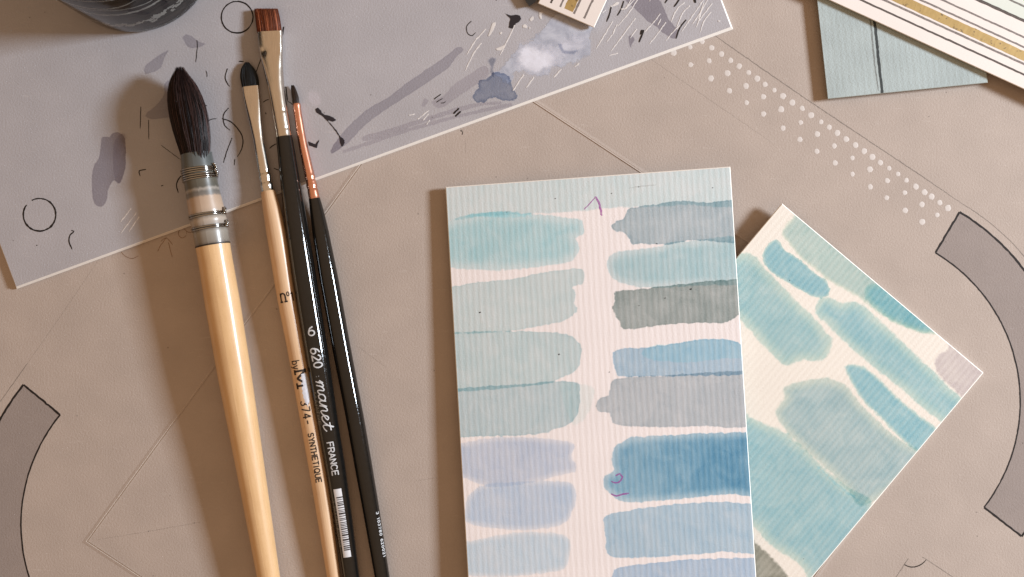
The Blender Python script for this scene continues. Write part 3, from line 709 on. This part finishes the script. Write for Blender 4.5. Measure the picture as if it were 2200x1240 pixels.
def ribbons_on(brush, name, lines, width, mat, parent, off=.3):
    """lines: polylines in (y, v): y down the handle, v = arc to the right of its crown"""
    V = []; F = []; U = []
    for ln in lines:
        p = np.asarray(ln, float)
        if len(p) < 2: continue
        d = []
        for a, b in zip(p[:-1], p[1:]): d += [a + (b-a)*t for t in np.linspace(0, 1, max(2, int(np.hypot(*(b-a))/2)+1))[:-1]]
        d.append(p[-1]); p = np.array(d)
        t = p[-1]-p[-2]; p[-1] += t/(np.hypot(*t)+1e-9)*width*.3
        t = p[0]-p[1]; p[0] += t/(np.hypot(*t)+1e-9)*width*.3
        a, b = ribbon_pts(p, width); n0 = len(V); n = len(a)
        q = np.vstack([a, b]); V += [brush.surf(y, v, off) for y, v in q]; U += [(y/100, v/100) for y, v in q]
        F += [(n0+i, n0+i+1, n0+n+i+1, n0+n+i) for i in range(n-1)]
    return mesh_obj(name, V, F, mat, parent, uv=U)

# stroke alphabet: unit box, x to the right, y up
def A_rc(cx, cy, rx, ry, a0, a1, n=10): return [(cx+rx*math.cos(R(t)), cy+ry*math.sin(R(t))) for t in np.linspace(a0, a1, n)]
GL = {
 'F': [[(0,0),(0,1),(.6,1)], [(0,.53),(.5,.53)]], 'R': [[(0,0),(0,1),(.35,1)]+A_rc(.35,.75,.27,.25,90,-90,8)+[(0,.5)], [(.35,.5),(.65,0)]],
 'A': [[(0,0),(.34,1),(.68,0)], [(.12,.34),(.56,.34)]], 'N': [[(0,0),(0,1),(.6,0),(.6,1)]], 'C': [A_rc(.38,.5,.36,.5,45,315,14)],
 'E': [[(.58,0),(0,0),(0,1),(.58,1)], [(0,.53),(.5,.53)]], 'S': [A_rc(.3,.76,.27,.24,30,250,10)+A_rc(.3,.26,.29,.26,80,-150,10)],
 'Y': [[(0,1),(.32,.48),(.64,1)], [(.32,.48),(.32,0)]], 'T': [[(0,1),(.62,1)], [(.31,1),(.31,0)]], 'H': [[(0,0),(0,1)], [(.6,0),(.6,1)], [(0,.53),(.6,.53)]],
 'I': [[(.1,0),(.1,1)]], 'Q': [A_rc(.38,.5,.37,.5,0,360,18), [(.48,.22),(.74,-.06)]], 'U': [[(0,1),(0,.3)]+A_rc(.3,.3,.3,.3,180,360,10)+[(.6,1)]],
 'M': [[(0,0),(0,1),(.37,.15),(.74,1),(.74,0)]],
 '0': [A_rc(.28,.5,.27,.5,0,360,16)], '1': [[(.05,.8),(.25,1),(.25,0)]], '2': [A_rc(.28,.73,.26,.27,170,-30,9)+[(0,0),(.56,0)]],
 '3': [A_rc(.26,.76,.25,.24,150,-90,9)+A_rc(.26,.27,.28,.27,90,-150,10)], '4': [[(.45,0),(.45,1),(0,.3),(.62,.3)]], '6': [A_rc(.3,.3,.28,.3,180,-180,16)+[(.06,.55),(.2,.85),(.45,1)]],
 '7': [[(0,1),(.56,1),(.2,0)]], '8': [A_rc(.28,.75,.22,.24,-90,270,12), A_rc(.28,.27,.27,.27,90,450,12)], '-': [[(.05,.4),(.35,.4)]], ':': [[(.1,.2),(.12,.2)], [(.1,.7),(.12,.7)]],
 'n': [[(0,0),(0,.66)], [(0,.42)]+A_rc(.24,.42,.24,.24,150,0,8)+[(.48,0)]], 'o': [A_rc(.25,.33,.25,.33,0,360,14)], 'b': [[(0,1),(0,0)], A_rc(.24,.33,.26,.33,180,-180,14)],
 'y': [[(0,.66),(.26,0)], [(.52,.66),(.14,-.34),(0,-.34)]], ' ': [],
}
GW = {'I': .2, '1': .4, '-': .4, ':': .25, ' ': .35, 'M': .76, 'Q': .76, 'C': .7, 'A': .68}
def text_lines(txt, size, aspect=1.0, gap=.22, length=None):
    x = 0; out = []
    for ch in txt:
        for pl in GL[ch]: out.append([(x + px*aspect, py) for px, py in pl])
        x += GW.get(ch, .58)*aspect + gap
    out = [[(a*size, b*size) for a, b in pl] for pl in out]; tot = (x-gap)*size
    if length: out = [[(a*length/tot, b) for a, b in pl] for pl in out]
    return out
def down(lines, y0, v0, tilt=0.0):      # reads down the handle, letter tops to the right
    return [[(y0 + a, v0 + b + tilt*a) for a, b in pl] for pl in lines]
def across(lines, y0, v0): return [[(y0 - b, v0 + a) for a, b in pl] for pl in lines]

def lacquer(name, c, coat=1.0, rough=.3): 
    g = N(name); u = g.uv(); n = g.noise(u, 9.0, 3.0)
    return g.done(g.pbr(g.mix(g.mapr(n, .3, .7), c, tuple(x*1.5 for x in c)), g.mapr(g.noise(u, 30, 2),   .3, .7, .035, .09), spec=.6, normal=g.bump(g.noise(u, 6.0, 2.0), 1.2e-5)))
def wood(name, c0, c1, dark, coat=.5, coat_r=.12, pore=.72):
    g = N(name); st = g.uv((6, .45, 1))
    n = g.noise(st, 3.0, 5.0, .6, .3); n2 = g.noise(g.uv((1, .5, 1)), 2.0, 3.0)
    c = g.mix(g.mapr(n, .3, .7), c0, c1); c = g.mix(g.mapr(n2, .45, .8, 0, .35), c, dark)
    p = g.noise(g.uv((9, 1.6, 1)), 12.0, 2.0, .6); c = g.mix(g.mapr(p, pore, pore+.06, 0, .5), c, dark)
    return g.done(g.pbr(c, .5, spec=.4, coat=coat, coat_r=coat_r, normal=g.bump(n, 6e-6)))
def metal(name, c, rough=.18):
    g = N(name); u = g.uv(); n = g.noise(g.uv((8, .4, 1)), 8.0, 3.0)
    return g.done(g.pbr(g.mix(g.mapr(n, .3, .7), c, tuple(x*.85 for x in c)), g.mapr(g.noise(u, 3, 2), .3, .7, rough*.85, rough*1.2), 1.0))
def hairmat(name, c0, c1, rough=.45, spec=.5):
    g = N(name); a = g.n('Attribute'); a.attribute_name = 'tint'
    return g.done(g.pbr(g.mix(a.outputs['Fac'], c0, c1), rough, spec=spec))
M['lacq'] = lacquer('black_lacquer', (.006, .0055, .005))
M['wood_honey'] = wood('honey_varnished_wood', (.70, .455, .235), (.62, .385, .18), (.45, .24, .10), .5, .2, .62)
M['wood_pale'] = wood('pale_varnished_wood', (.66, .44, .265), (.58, .37, .205), (.42, .24, .12), .4, .25, .70)
M['nickel'] = metal('nickel_ferrule', (.74, .68, .60), .20)
M['copper'] = metal('copper_ferrule', (.86, .42, .29), .26)
M['wire'] = metal('brass_wire', (.40, .385, .36), .16)
M['print_w'] = inkmat('white_print', (.62, .62, .62), .95, .2)
M['print_g'] = inkmat('grey_print', (.22, .22, .22), .9, .4)
M['print_b'] = inkmat('black_print', (.03, .02, .016), .95, .2)

def hairs(name, mat, parent, brush, y_root, profile, count, tipvar, thick, core, flat_end=False, splay=.02):
    """profile: list of (t, cx, w, h, z): t=0 at ferrule mouth to 1 at the tip, cx the centre, y along"""
    pr = np.array(profile, float)
    def at(t): return [np.interp(t, pr[:, 0], pr[:, i]) for i in range(1, 6)]
    V = []; F = []; T = []
    # core
    n = 24; ts = np.linspace(0, core, 14)
    for t in ts:
        cx, cy, w, h, z = at(t); s_ = .93 if t < core*.93 else .75
        for a in np.linspace(0, 2*math.pi, n, endpoint=False):
            V.append(W(cx + w*s_*math.sin(a), cy, z + h*s_*math.cos(a))); T.append(.05 + .25*random.random())
    for j in range(len(ts)-1):
        for i in range(n): F.append((j*n+i, j*n+(i+1) % n, (j+1)*n+(i+1) % n, (j+1)*n+i))
    F.append(tuple((len(ts)-1)*n+i for i in range(n)))
    for k in range(count):
        a = random.uniform(0, 2*math.pi); rho = random.uniform(.78, 1.02) if random.random() < .93 else random.uniform(1.02, 1.09)
        inn = random.random() < .25
        if inn: rho = random.uniform(0, .78)
        t1 = 1.03 - 2.4*tipvar*random.random()*(.35 + .65*rho) - .5*abs(random.gauss(0, tipvar)) if not flat_end else 1 + random.gauss(0, tipvar)*.4
        t0 = random.uniform(0, .35) if random.random() < .5 else 0.0
        if inn: t0 = .55
        tint = random.random()**3.0; seg = 6; b0 = len(V); ph = random.gauss(0, splay); dr = random.gauss(0, splay)
        for i in range(seg+1):
            f = i/seg; t = t0 + (t1-t0)*f
            cx, cy, w, h, z = at(min(t, 1.0))
            if t > 1: cy -= (t-1)*abs(pr[-1, 2]-pr[0, 2])
            aa = a + ph*f*3; rr = rho + dr*f
            px, py, pz = cx + w*rr*math.sin(aa), cy, z + h*rr*math.cos(aa)
            th = thick*(1 - .75*f**3) * (.25 if i == 0 and t0 > 0 else 1)
            for m in range(3):
                b = aa + 2*math.pi*m/3
                V.append(W(px + th*math.sin(b), py, max(pz + th*math.cos(b), .5))); T.append(tint)
            if i:
                q = b0 + 3*i
                for m in range(3): F.append((q-3+m, q-3+(m+1) % 3, q+(m+1) % 3, q+m))
    return mesh_obj(name, V, F, mat, parent, tint=T, smooth=True, uv=[(0, 0)]*len(V))

# --- quill mop brush: rows y, centre, half width, half height, axis height, roundness
QB = Brush([(335,421,33,33,56,2),(360,426,35,35,55,2),(400,433,35.5,35.5,54,2),(430,439,36.5,36.5,53,2),(458,445,38,38,52.5,2),(463,446,36.5,36.5,52,2),(476,448,38.5,38.5,52,2),(489,450.5,36,36,52,2),(500,452.5,37,37,51,2),(526,457,36.5,36.5,50.5,2),(560,463,36,36,50,2),(650,478,37,37,47,2),(800,503,35.5,35.5,43,2),(1000,537,30,30,38,2),(1240,577,24,24,31,2),(1600,637,16,16,21,2),(1800,670,12,12,16,2),(1822,674,7,7,15.5,2),(1828,675,1,1,15.4,2)])
qb = thing('paint_brush', W(446, 470, 12), 'mop paint brush with dark brown hair, wire-bound quill and honey wooden handle', 'paint brush', 'paint brushes side by side')
hairs('bristles', hairmat('dark_squirrel_hair', (.008, .004, .004), (.12, .062, .054), .45, .35), qb, QB, 335,
      [(0,421,345,27,27,56),(.12,417,313,33,33,57),(.28,412,285,37,35,58),(.45,406,253,38.5,36,59),(.62,400,222,37,34,60),(.76,395,197,32,30,60),(.87,391,177,26,25,60),(.95,388,162,18,17,60),(1,386,148,8,8,60)], 4200, .06, .48, .84, splay=.04)
def quillmat():
    g = N('grey_translucent_quill'); u = g.uv(); sp = g.n('SeparateXYZ'); g.l(u, sp.inputs[0])
    f = g.math('ADD', sp.outputs[1], g.mapr(g.noise(g.uv((3, 1, 1)), 4.0, 3.0), 0, 1, -.045, .045))
    r = g.n('ValToRGB'); cr = r.color_ramp
    st = [(3.35, (.075, .085, .083)), (3.58, (.085, .093, .09)), (3.64, (.11, .105, .085)), (3.9, (.10, .092, .07)), (4.05, (.085, .08, .065)), (4.10, (.30, .265, .225)), (4.16, (.13, .12, .105)), (4.23, (.17, .15, .13)), (4.27, (.41, .295, .21)), (4.5, (.44, .325, .235)), (4.60, (.38, .29, .215)), (4.67, (.22, .185, .15)), (4.74, (.40, .335, .27)), (4.84, (.33, .28, .235)), (4.92, (.13, .11, .09)), (5.0, (.27, .24, .20)), (5.2, (.22, .19, .155)), (5.26, (.12, .10, .085))]
    f2 = g.mapr(f, 3.35, 5.26)
    while len(cr.elements) < len(st): cr.elements.new(.5)
    for e, (p, c) in zip(cr.elements, st): e.position = (p-3.35)/(5.26-3.35); e.color = (*c, 1)
    for e, (p, c) in zip(cr.elements, st): e.position = (p-3.35)/(5.26-3.35); e.color = (*c, 1)
    g.l(f2, r.inputs[0])
    return g.done(g.pbr(r.outputs[0], .35, spec=.5, coat=.3, coat_r=.12, normal=g.bump(g.noise(u, 3.0, 3.0), 4e-5)))
QB.loft('quill_ferrule', 331, 526, quillmat(), qb, step=3)
qh = QB.loft('handle', 527, 1828, M['wood_honey'], qb, step=14, n=44, ys=np.concatenate([np.linspace(527, 1780, 80), np.linspace(1785, 1828, 14)]))
QB.loft('glue_line', 525.2, 528.4, plain('dark_glue', (.03, .022, .015), .5), qb, step=1, add=.5)
for (y, turns) in ((368, 3), (382, 3), (463, 2), (490, 2)):
    V = []; F = []; U = []; n = 48; m = 8; rw = 1.9
    for k in range(turns):
        yk = y + (k - (turns-1)/2)*4.1
        b0 = len(V)
        for i in range(n):
            a = 2*math.pi*i/n
            yw = yk + 1.2*math.sin(a + k)*.3
            inner, outer = QB.ring(yw, [a], None, 0)[0], QB.ring(yw, [a], None, 1)[0]
            rad = (outer - inner)/np.linalg.norm(outer - inner)
            ax = np.array(QB.ring(yw+1, [a], None, 0)[0]) - inner; ax = ax - rad*(ax @ rad); ax /= np.linalg.norm(ax)
            cen = inner + rad*rw*.75*S
            for j in range(m):
                t = 2*math.pi*j/m; V.append(cen + (rad*math.cos(t) + ax*math.sin(t))*rw*S); U.append((a, t))
        for i in range(n):
            for j in range(m): F.append((b0+i*m+j, b0+i*m+(j+1) % m, b0+((i+1) % n)*m+(j+1) % m, b0+((i+1) % n)*m+j))
    wireo = mesh_obj('wire_binding', V, F, M['wire'], qb, uv=U, smooth=True)
    # twisted end standing off on the right
    V = []; F = []; U = []
    for q in range(2):
        ln = []
        for i in range(15):
            f = i/14; tw = f*11 + q*math.pi
            p = QB.ring(y - 3 + (-7 + 14*f)*(1 if y < 400 else -.9), [1.25 + .1*f], None, 3.2 + 2.2*math.sin(tw) + 3.0*math.sin(f*3.1))[0] + np.array((0, 0, 1.9*S*math.cos(tw)))
            ln.append(p)
        ln = np.array(ln); tg = np.gradient(ln, axis=0); tg /= np.linalg.norm(tg, axis=1)[:, None]; b0 = len(V)
        for p, t in zip(ln, tg):
            s1 = np.cross(t, (0, 0, 1)); s1 /= np.linalg.norm(s1)+1e-9; s2 = np.cross(t, s1)
            for j in range(6): V.append(p + (s1*math.cos(j*math.pi/3) + s2*math.sin(j*math.pi/3))*1.7*S); U.append((j, 0))
        for i in range(14):
            for j in range(6): F.append((b0+i*6+j, b0+i*6+(j+1) % 6, b0+(i+1)*6+(j+1) % 6, b0+(i+1)*6+j))
    mesh_obj('wire_twist', V, F, M['wire'], wireo, uv=U, smooth=True)

# --- pale wooden filbert
WB = Brush([(186,538,18,7.5,22,3.0),(205,541,18,8,23,2.8),(235,545,16.5,10,24,2.4),(262,549,14.6,11.5,25,2.1),(300,555.5,12.4,12,26,2),(360,566,13.4,13,27,2),(410,575,14.2,14,28,2),(414,576,15.5,15.5,28,2),(450,584,19,19,28.5,2),(500,594,21.3,21.3,27.5,2),(560,604,21.2,21.2,26.5,2),(640,616,20.3,20.3,25.5,2),(750,637,19.3,19.3,24,2),(920,667.5,19,19,22,2),(1000,681.5,18.7,18.7,21,2),(1100,697,17.3,17.3,20,2),(1240,717,14.2,14.2,18,2),(1500,757,10,10,12,2),(1640,779,8,8,9,2),(1650,780,4,4,9,2),(1653,781,.8,.8,9,2)])
wbr = thing('paint_brush', W(590, 500, 0), 'small paint brush with black rounded tip, silver ferrule and pale wooden handle', 'paint brush', 'paint brushes side by side')
hairs('bristles', hairmat('black_synthetic_hair', (.004, .005, .006), (.02, .024, .026), .45, .4), wbr, WB, 186,
      [(0,538,188,17,6.5,22),(.3,536,172,18,6,21.5),(.55,534,159,17,5,21),(.78,532,147,13,4,20.5),(.92,531,140,8.5,3.2,20),(1,530.5,135,4,2.4,20)], 700, .02, .7, .98)
def crimpW(y, a):
    m = 1.0
    for yc in (371, 391): m -= .13*math.exp(-((y-yc)/3.2)**2)*(.7+.3*math.cos(5*a)) - .05*math.exp(-((y-yc-7)/3.5)**2)
    return m
WB.loft('ferrule', 186, 411, M['nickel'], wbr, step=2.5, f=crimpW)
WB.loft('handle', 410, 1653, M['wood_pale'], wbr, n=40, ys=np.concatenate([np.linspace(410, 470, 14), np.linspace(480, 1630, 70), np.linspace(1635, 1653, 8)]))
tx = across(text_lines('n', 27, .8), 648, -9) + [[(648, -11), (648, -6)], [(648, -1), (648, 4)]]
ribbons_on(WB, 'printed_text', across(text_lines('o', 13, .75), 637, 5), 2.2, M['print_b'], wbr)
ribbons_on(WB, 'printed_text', across(text_lines('1', 18, .8), 648, 14), 3.2, M['print_b'], wbr)
ribbons_on(WB, 'printed_text', tx, 3.4, M['print_b'], wbr)
ribbons_on(WB, 'printed_text', down(text_lines('by', 17, .8, .12), 774, -12), 2.2, M['print_b'], wbr)
ribbons_on(WB, 'printed_text', down(text_lines('M', 24, 1.7, .12, 32), 796, -9) + [[(794, -9), (802, -9)], [(822, -9), (832, -9)], [(794, 14), (800, 14)], [(822, 14), (832, 14)]], 4.6, M['print_b'], wbr)
ribbons_on(WB, 'printed_text', down(text_lines('374', 17, .9, .24, 36), 860, -8) + [[(902, 0), (908, 0)]], 2.8, M['print_b'], wbr)
ribbons_on(WB, 'printed_text', down(text_lines('SYNTHETIQUE', 11.5, .9, .24, 104), 929, -4), 2.6, M['print_b'], wbr)
def smear():
    ys = np.linspace(803, 874, 26); V = []; U = []; F = []
    for i, y in enumerate(ys):
        f = i/25; wd = 8.5*math.sin(math.pi*min(1, .12+.95*f))**.6*(1+.12*math.sin(i*1.9)) + .6
        c0 = 9.5 + 1.5*math.sin(f*5) - 2*f
        for k in range(5): v = c0 + wd*(k/2-1); V.append(WB.surf(y, v, .55 if 0 < k < 4 else .2)); U.append((y/100, v/100))
    for i in range(25):
        for k in range(4): a = i*5+k; F.append((a, a+1, a+6, a+5))
    mesh_obj('white_paint_smear', V, F, inkmat('dried_white_paint', (.62, .62, .66), .97, .25, .5, 16), wbr, uv=U, smooth=True)
smear()

# --- black flat brush
FB = Brush([(70,580,26,10,26,4.5),(85,581,25.8,10.5,26.5,4.2),(103,582,25,11.2,27,3.6),(120,583.5,23.5,12.5,27.5,3.0),(150,587.5,20.5,14.5,28.5,2.4),(180,592,18.2,16.2,29.5,2.1),(220,598.5,17.6,17,30.5,2),(293,610.5,16.8,16.8,31,2),(297,611,17.5,17.5,31,2),(350,618,19.6,19.6,31,2),(450,632,23.2,23.2,30.5,2),(560,648.5,25.2,25.2,29.5,2),(640,661,25.4,25.4,29,2),(750,679,24.8,24.8,28,2),(920,706,22.5,22.5,25.5,2),(1000,720,21.5,21.5,24.5,2),(1100,735.5,19.5,19.5,22.5,2),(1240,755,17.3,17.3,20,2),(1550,800,11,11,13,2),(1690,820,8,8,9.5,2),(1702,822,4,4,9.5,2),(1705,822.4,.8,.8,9.5,2)])
fb = thing('paint_brush', W(640, 520, 0), 'flat paint brush with square reddish hair, silver ferrule and black handle with barcode', 'paint brush', 'paint brushes side by side')
hairs('bristles', hairmat('red_sable_hair', (.10, .022, .008), (.42, .12, .045), .4, .5), fb, FB, 70,
      [(0,579.5,72,24.5,9,26),(.3,577.5,57,24.6,8.5,25),(.6,575.5,41,24.6,7.5,24.5),(.85,573,28,24.4,6.5,24),(1,571.5,19.5,24.2,5.5,24)], 1500, .035, .75, .97, True, .012)
def ringF(y, a):
    m = 1.0
    for yc in (241, 278): m -= .045*math.exp(-((y-yc)/1.8)**2)
    if y > 282: m += .0
    # pinched fold where the flat mouth turns round
    m -= .10*math.exp(-((y-112)/7)**2)*math.exp(-(((abs((a+math.pi) % (2*math.pi)-math.pi))-.55)/.3)**2)
    return m
FB.loft('ferrule', 69, 294, M['nickel'], fb, step=2.5, f=ringF, n=48)
FB.loft('handle', 294, 1705, M['lacq'], fb, n=44, ys=np.concatenate([[294, 295, 296, 297], np.linspace(302, 1685, 90), np.linspace(1688, 1705, 8)]))
ribbons_on(FB, 'printed_text', across(text_lines('6', 18, 1.25), 720, -6), 2.9, M['print_w'], fb)
ribbons_on(FB, 'printed_text', down(text_lines('620', 18, .95, .16, 42), 747, -8, .07), 3.0, M['print_w'], fb)
# cursive word, drawn by hand: x along, y up
cur = [[(0,.55),(.06,.78),(.10,.95),(.08,.5),(.02,0)], [(.04,.4),(.12,.8),(.20,.98),(.24,.9),(.20,.4),(.16,0)], [(.19,.4),(.28,.82),(.36,.98),(.40,.9),(.36,.35),(.37,.05),(.44,.1),(.52,.4)],
       [(.78,.8),(.68,.98),(.56,.8),(.52,.4),(.56,.05),(.64,.08),(.74,.45),(.80,.95)], [(.80,.95),(.76,.4),(.78,.05),(.84,.1),(.92,.45)],
       [(.92,.45),(1.0,.95),(.96,.4),(.93,0)], [(.95,.35),(1.04,.82),(1.13,.98),(1.17,.85),(1.13,.3),(1.15,.03),(1.22,.12),(1.32,.4)],
       [(1.30,.38),(1.42,.55),(1.50,.8),(1.44,.98),(1.36,.8),(1.33,.4),(1.37,.06),(1.46,.04),(1.60,.35)], [(1.60,.35),(1.76,1.0),(1.80,1.5),(1.72,.8),(1.68,.25),(1.72,.02),(1.80,.1),(1.92,.42)], [(1.62,1.02),(1.9,1.06)]]
ribbons_on(FB, 'printed_text', [[(816 + a*56, -7 + b*15) for a, b in catmull(np.array(pl)*50, False, 3.0)/50] for pl in cur], 2.5, M['print_w'], fb)
ribbons_on(FB, 'printed_text', down(text_lines('MARTRE', 8.0, 1.0, .3, 68), 840, -19), 1.6, M['print_g'], fb)
ribbons_on(FB, 'printed_text', down(text_lines('FRANCE', 13, .9, .2, 69), 948, -5), 2.4, M['print_w'], fb)
ribbons_on(FB, 'printed_text', [[(806, -4), (807.5, -4)], [(806, 1), (807.5, 1)]], 2, M['print_g'], fb)
ribbons_on(FB, 'printed_text', down(text_lines('3 103780 620068', 8.0, .85, .28, 100), 1070, -16), 1.5, M['print_g'], fb)
def barcode():
    V = []; F = []; U = []
    ys = np.linspace(1047, 1193, 40); vs = np.linspace(-8, 9, 9)
    for y in ys:
        for v in vs: V.append(FB.surf(y, v, .3)); U.append((y/100, v/100))
    F = [(j*9+i, j*9+i+1, j*9+i+10, j*9+i+9) for j in range(39) for i in range(8)]
    lab = mesh_obj('barcode_label', V, F, plain('white_label', (.66, .66, .68), .45, .03, 20), fb, uv=U, smooth=True)
    y = 1064.0; V = []; F = []; U = []; r2 = random.Random(5)
    while y < 1178:
        w = r2.choice((1.4, 1.8, 2.6, 3.6)); vs = np.linspace(-4, 8.9, 7); b = len(V)
        for yy in (y, y+w):
            for v in vs: V.append(FB.surf(yy, v, .5)); U.append((yy/100, v/100))
        F += [(b+i, b+i+1, b+8+i, b+7+i) for i in range(6)]
        y += w + r2.choice((1.4, 1.8, 2.6, 3.4))
    mesh_obj('barcode_bars', V, F, M['print_b'], lab, uv=U)
barcode()

# --- small round brush with copper ferrule
SB = Brush([(222,636,7.6,7.6,21,2),(226,637,8.2,8.2,21.5,2),(300,648.5,9.2,9.2,23,2),(380,666,10.6,10.6,24,2),(425,675,11.6,11.6,25,2),(429,676,12.4,12.4,25,2),(460,682,15.2,15.2,25,2),(500,689,17.6,17.6,24.5,2),(600,707,20,20,23.5,2),(750,734,19.8,19.8,22,2),(900,763,19.3,19.3,21.5,2),(1000,780.5,19,19,21,2),(1100,798,18,18,20,2),(1240,821,16,16,18,2),(1500,863,11,11,13,2),(1640,886,8,8,9.5,2),(1652,888,4,4,9.5,2),(1655,888.5,.8,.8,9.5,2)])
sb = thing('paint_brush', W(700, 560, 0), 'fine paint brush with tiny brown tip, copper ferrule and glossy black handle', 'paint brush', 'paint brushes side by side')
hairs('bristles', hairmat('brown_sable_hair', (.02, .012, .009), (.10, .06, .045), .4, .4), sb, SB, 222,
      [(0,636,224,6.6,6.6,21),(.35,634.5,210,7,6.5,20.5),(.7,631.5,196,5.6,5,20),(.9,629.5,188,4.4,4,20),(1,628.5,184,3.0,3,20)], 350, .02, .6, .98)
def crimpS(y, a):
    m = 1.0
    for yc in (386, 405): m -= .10*math.exp(-((y-yc)/2.2)**2) - .06*math.exp(-((y-yc+6)/3.2)**2)
    if y < 230: m += .03
    return m
SB.loft('ferrule', 223, 427, M['copper'], sb, step=2.5, f=crimpS)
SB.loft('handle', 426, 1655, M['lacq'], sb, n=40, ys=np.concatenate([np.linspace(426, 460, 8), np.linspace(470, 1635, 80), np.linspace(1638, 1655, 8)]))
ribbons_on(SB, 'printed_text', down(text_lines('3 103780 620021', 7.0, .85, .28, 96), 1100, 13), 1.5, M['print_w'], sb)

# ------------------------------------------------------------------ glass jar of dark rinse water
def jar():
    cx, cy = 288, -103
    C = np.array(W(cx, cy, PZ)); 
    t = thing('glass_jar', tuple(C), 'round glass jar of murky dark paint water cropped at top edge', 'jar')
    def lathe(name, prof, mat, n=96, par=t):
        V = []; F = []
        for r, z in prof:
            for i in range(n): a = 2*math.pi*i/n; V.append(C + np.array((r*math.cos(a), r*math.sin(a), z))*S)
        for j in range(len(prof)-1):
            for i in range(n): F.append((j*n+i, j*n+(i+1) % n, (j+1)*n+(i+1) % n, (j+1)*n+i))
        return mesh_obj(name, V, F, mat, par, smooth=True, uv=[(0, 0)]*len(V))
    g = N('jar_glass'); gl = g.done(g.pbr((.80, .84, .84), .0, spec=.5, **{'Transmission Weight': 1.0, 'IOR': 1.36}))
    outer = [(.01, 4), (130, 4), (146, 2.5), (154, .4), (162, .3), (170, 3), (174, 9), (175, 18), (175, 60), (175, 380), (172, 388), (167, 390)]
    inner = [(169, 388), (170.5, 380), (171, 60), (171, 34), (168, 20), (159, 12), (140, 9), (.01, 8)]
    lathe('glass', outer + inner, gl)
    g = N('murky_water'); mp = g.n('Mapping'); g.l(g.n('TexCoord').outputs['Object'], mp.inputs['Vector']); mp.inputs['Scale'].default_value = (1, 1, 3.5)
    n = g.noise(mp.outputs[0], 130.0, 5.0, .65, 1.5)
    wm = g.done(g.pbr(g.mix(g.mapr(n, .38, .68), (.006, .005, .0045), (.05, .037, .032)), .6, spec=.0))
    lathe('dark_water', [(.01, 9), (138, 10), (157, 13), (168.6, 19), (171.6, 34), (171.7, 60), (171.7, 300), (.01, 301)], wm)
    fl = plain('dried_flecks_and_glints', (.38, .36, .335), .7, .2)  # dried paint flecks, and the pale colour of the painted reflection arcs
    r3 = random.Random(3)
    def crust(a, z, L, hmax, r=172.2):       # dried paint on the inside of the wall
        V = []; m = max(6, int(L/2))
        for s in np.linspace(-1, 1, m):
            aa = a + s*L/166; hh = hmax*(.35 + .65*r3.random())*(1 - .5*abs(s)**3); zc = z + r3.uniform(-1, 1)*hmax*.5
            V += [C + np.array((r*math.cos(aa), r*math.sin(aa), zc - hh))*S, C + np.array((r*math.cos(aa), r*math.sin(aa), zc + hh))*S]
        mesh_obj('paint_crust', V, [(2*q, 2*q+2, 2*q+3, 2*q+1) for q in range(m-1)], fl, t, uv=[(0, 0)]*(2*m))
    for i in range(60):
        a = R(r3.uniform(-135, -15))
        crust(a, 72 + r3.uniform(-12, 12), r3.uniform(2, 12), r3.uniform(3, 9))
    def glint_arc(z0, a0, a1, hw, wav, m=60):  # reflections in the glass wall, painted as pale wavy strips
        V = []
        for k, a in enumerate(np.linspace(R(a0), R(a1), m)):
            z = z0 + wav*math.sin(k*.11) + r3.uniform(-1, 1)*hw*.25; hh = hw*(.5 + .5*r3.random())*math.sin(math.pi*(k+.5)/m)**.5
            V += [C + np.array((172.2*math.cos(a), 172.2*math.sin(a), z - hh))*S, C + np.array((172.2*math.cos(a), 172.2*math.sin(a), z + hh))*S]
        mesh_obj('painted_glint', V, [(2*q, 2*q+2, 2*q+3, 2*q+1) for q in range(m-1)], fl, t, uv=[(0, 0)]*(2*m))
    glint_arc(150, -140, -20, 5, 8); glint_arc(176, -120, -30, 2.2, 14); glint_arc(205, -130, -60, 4, 10); glint_arc(250, -125, -40, 3, 12)
jar()
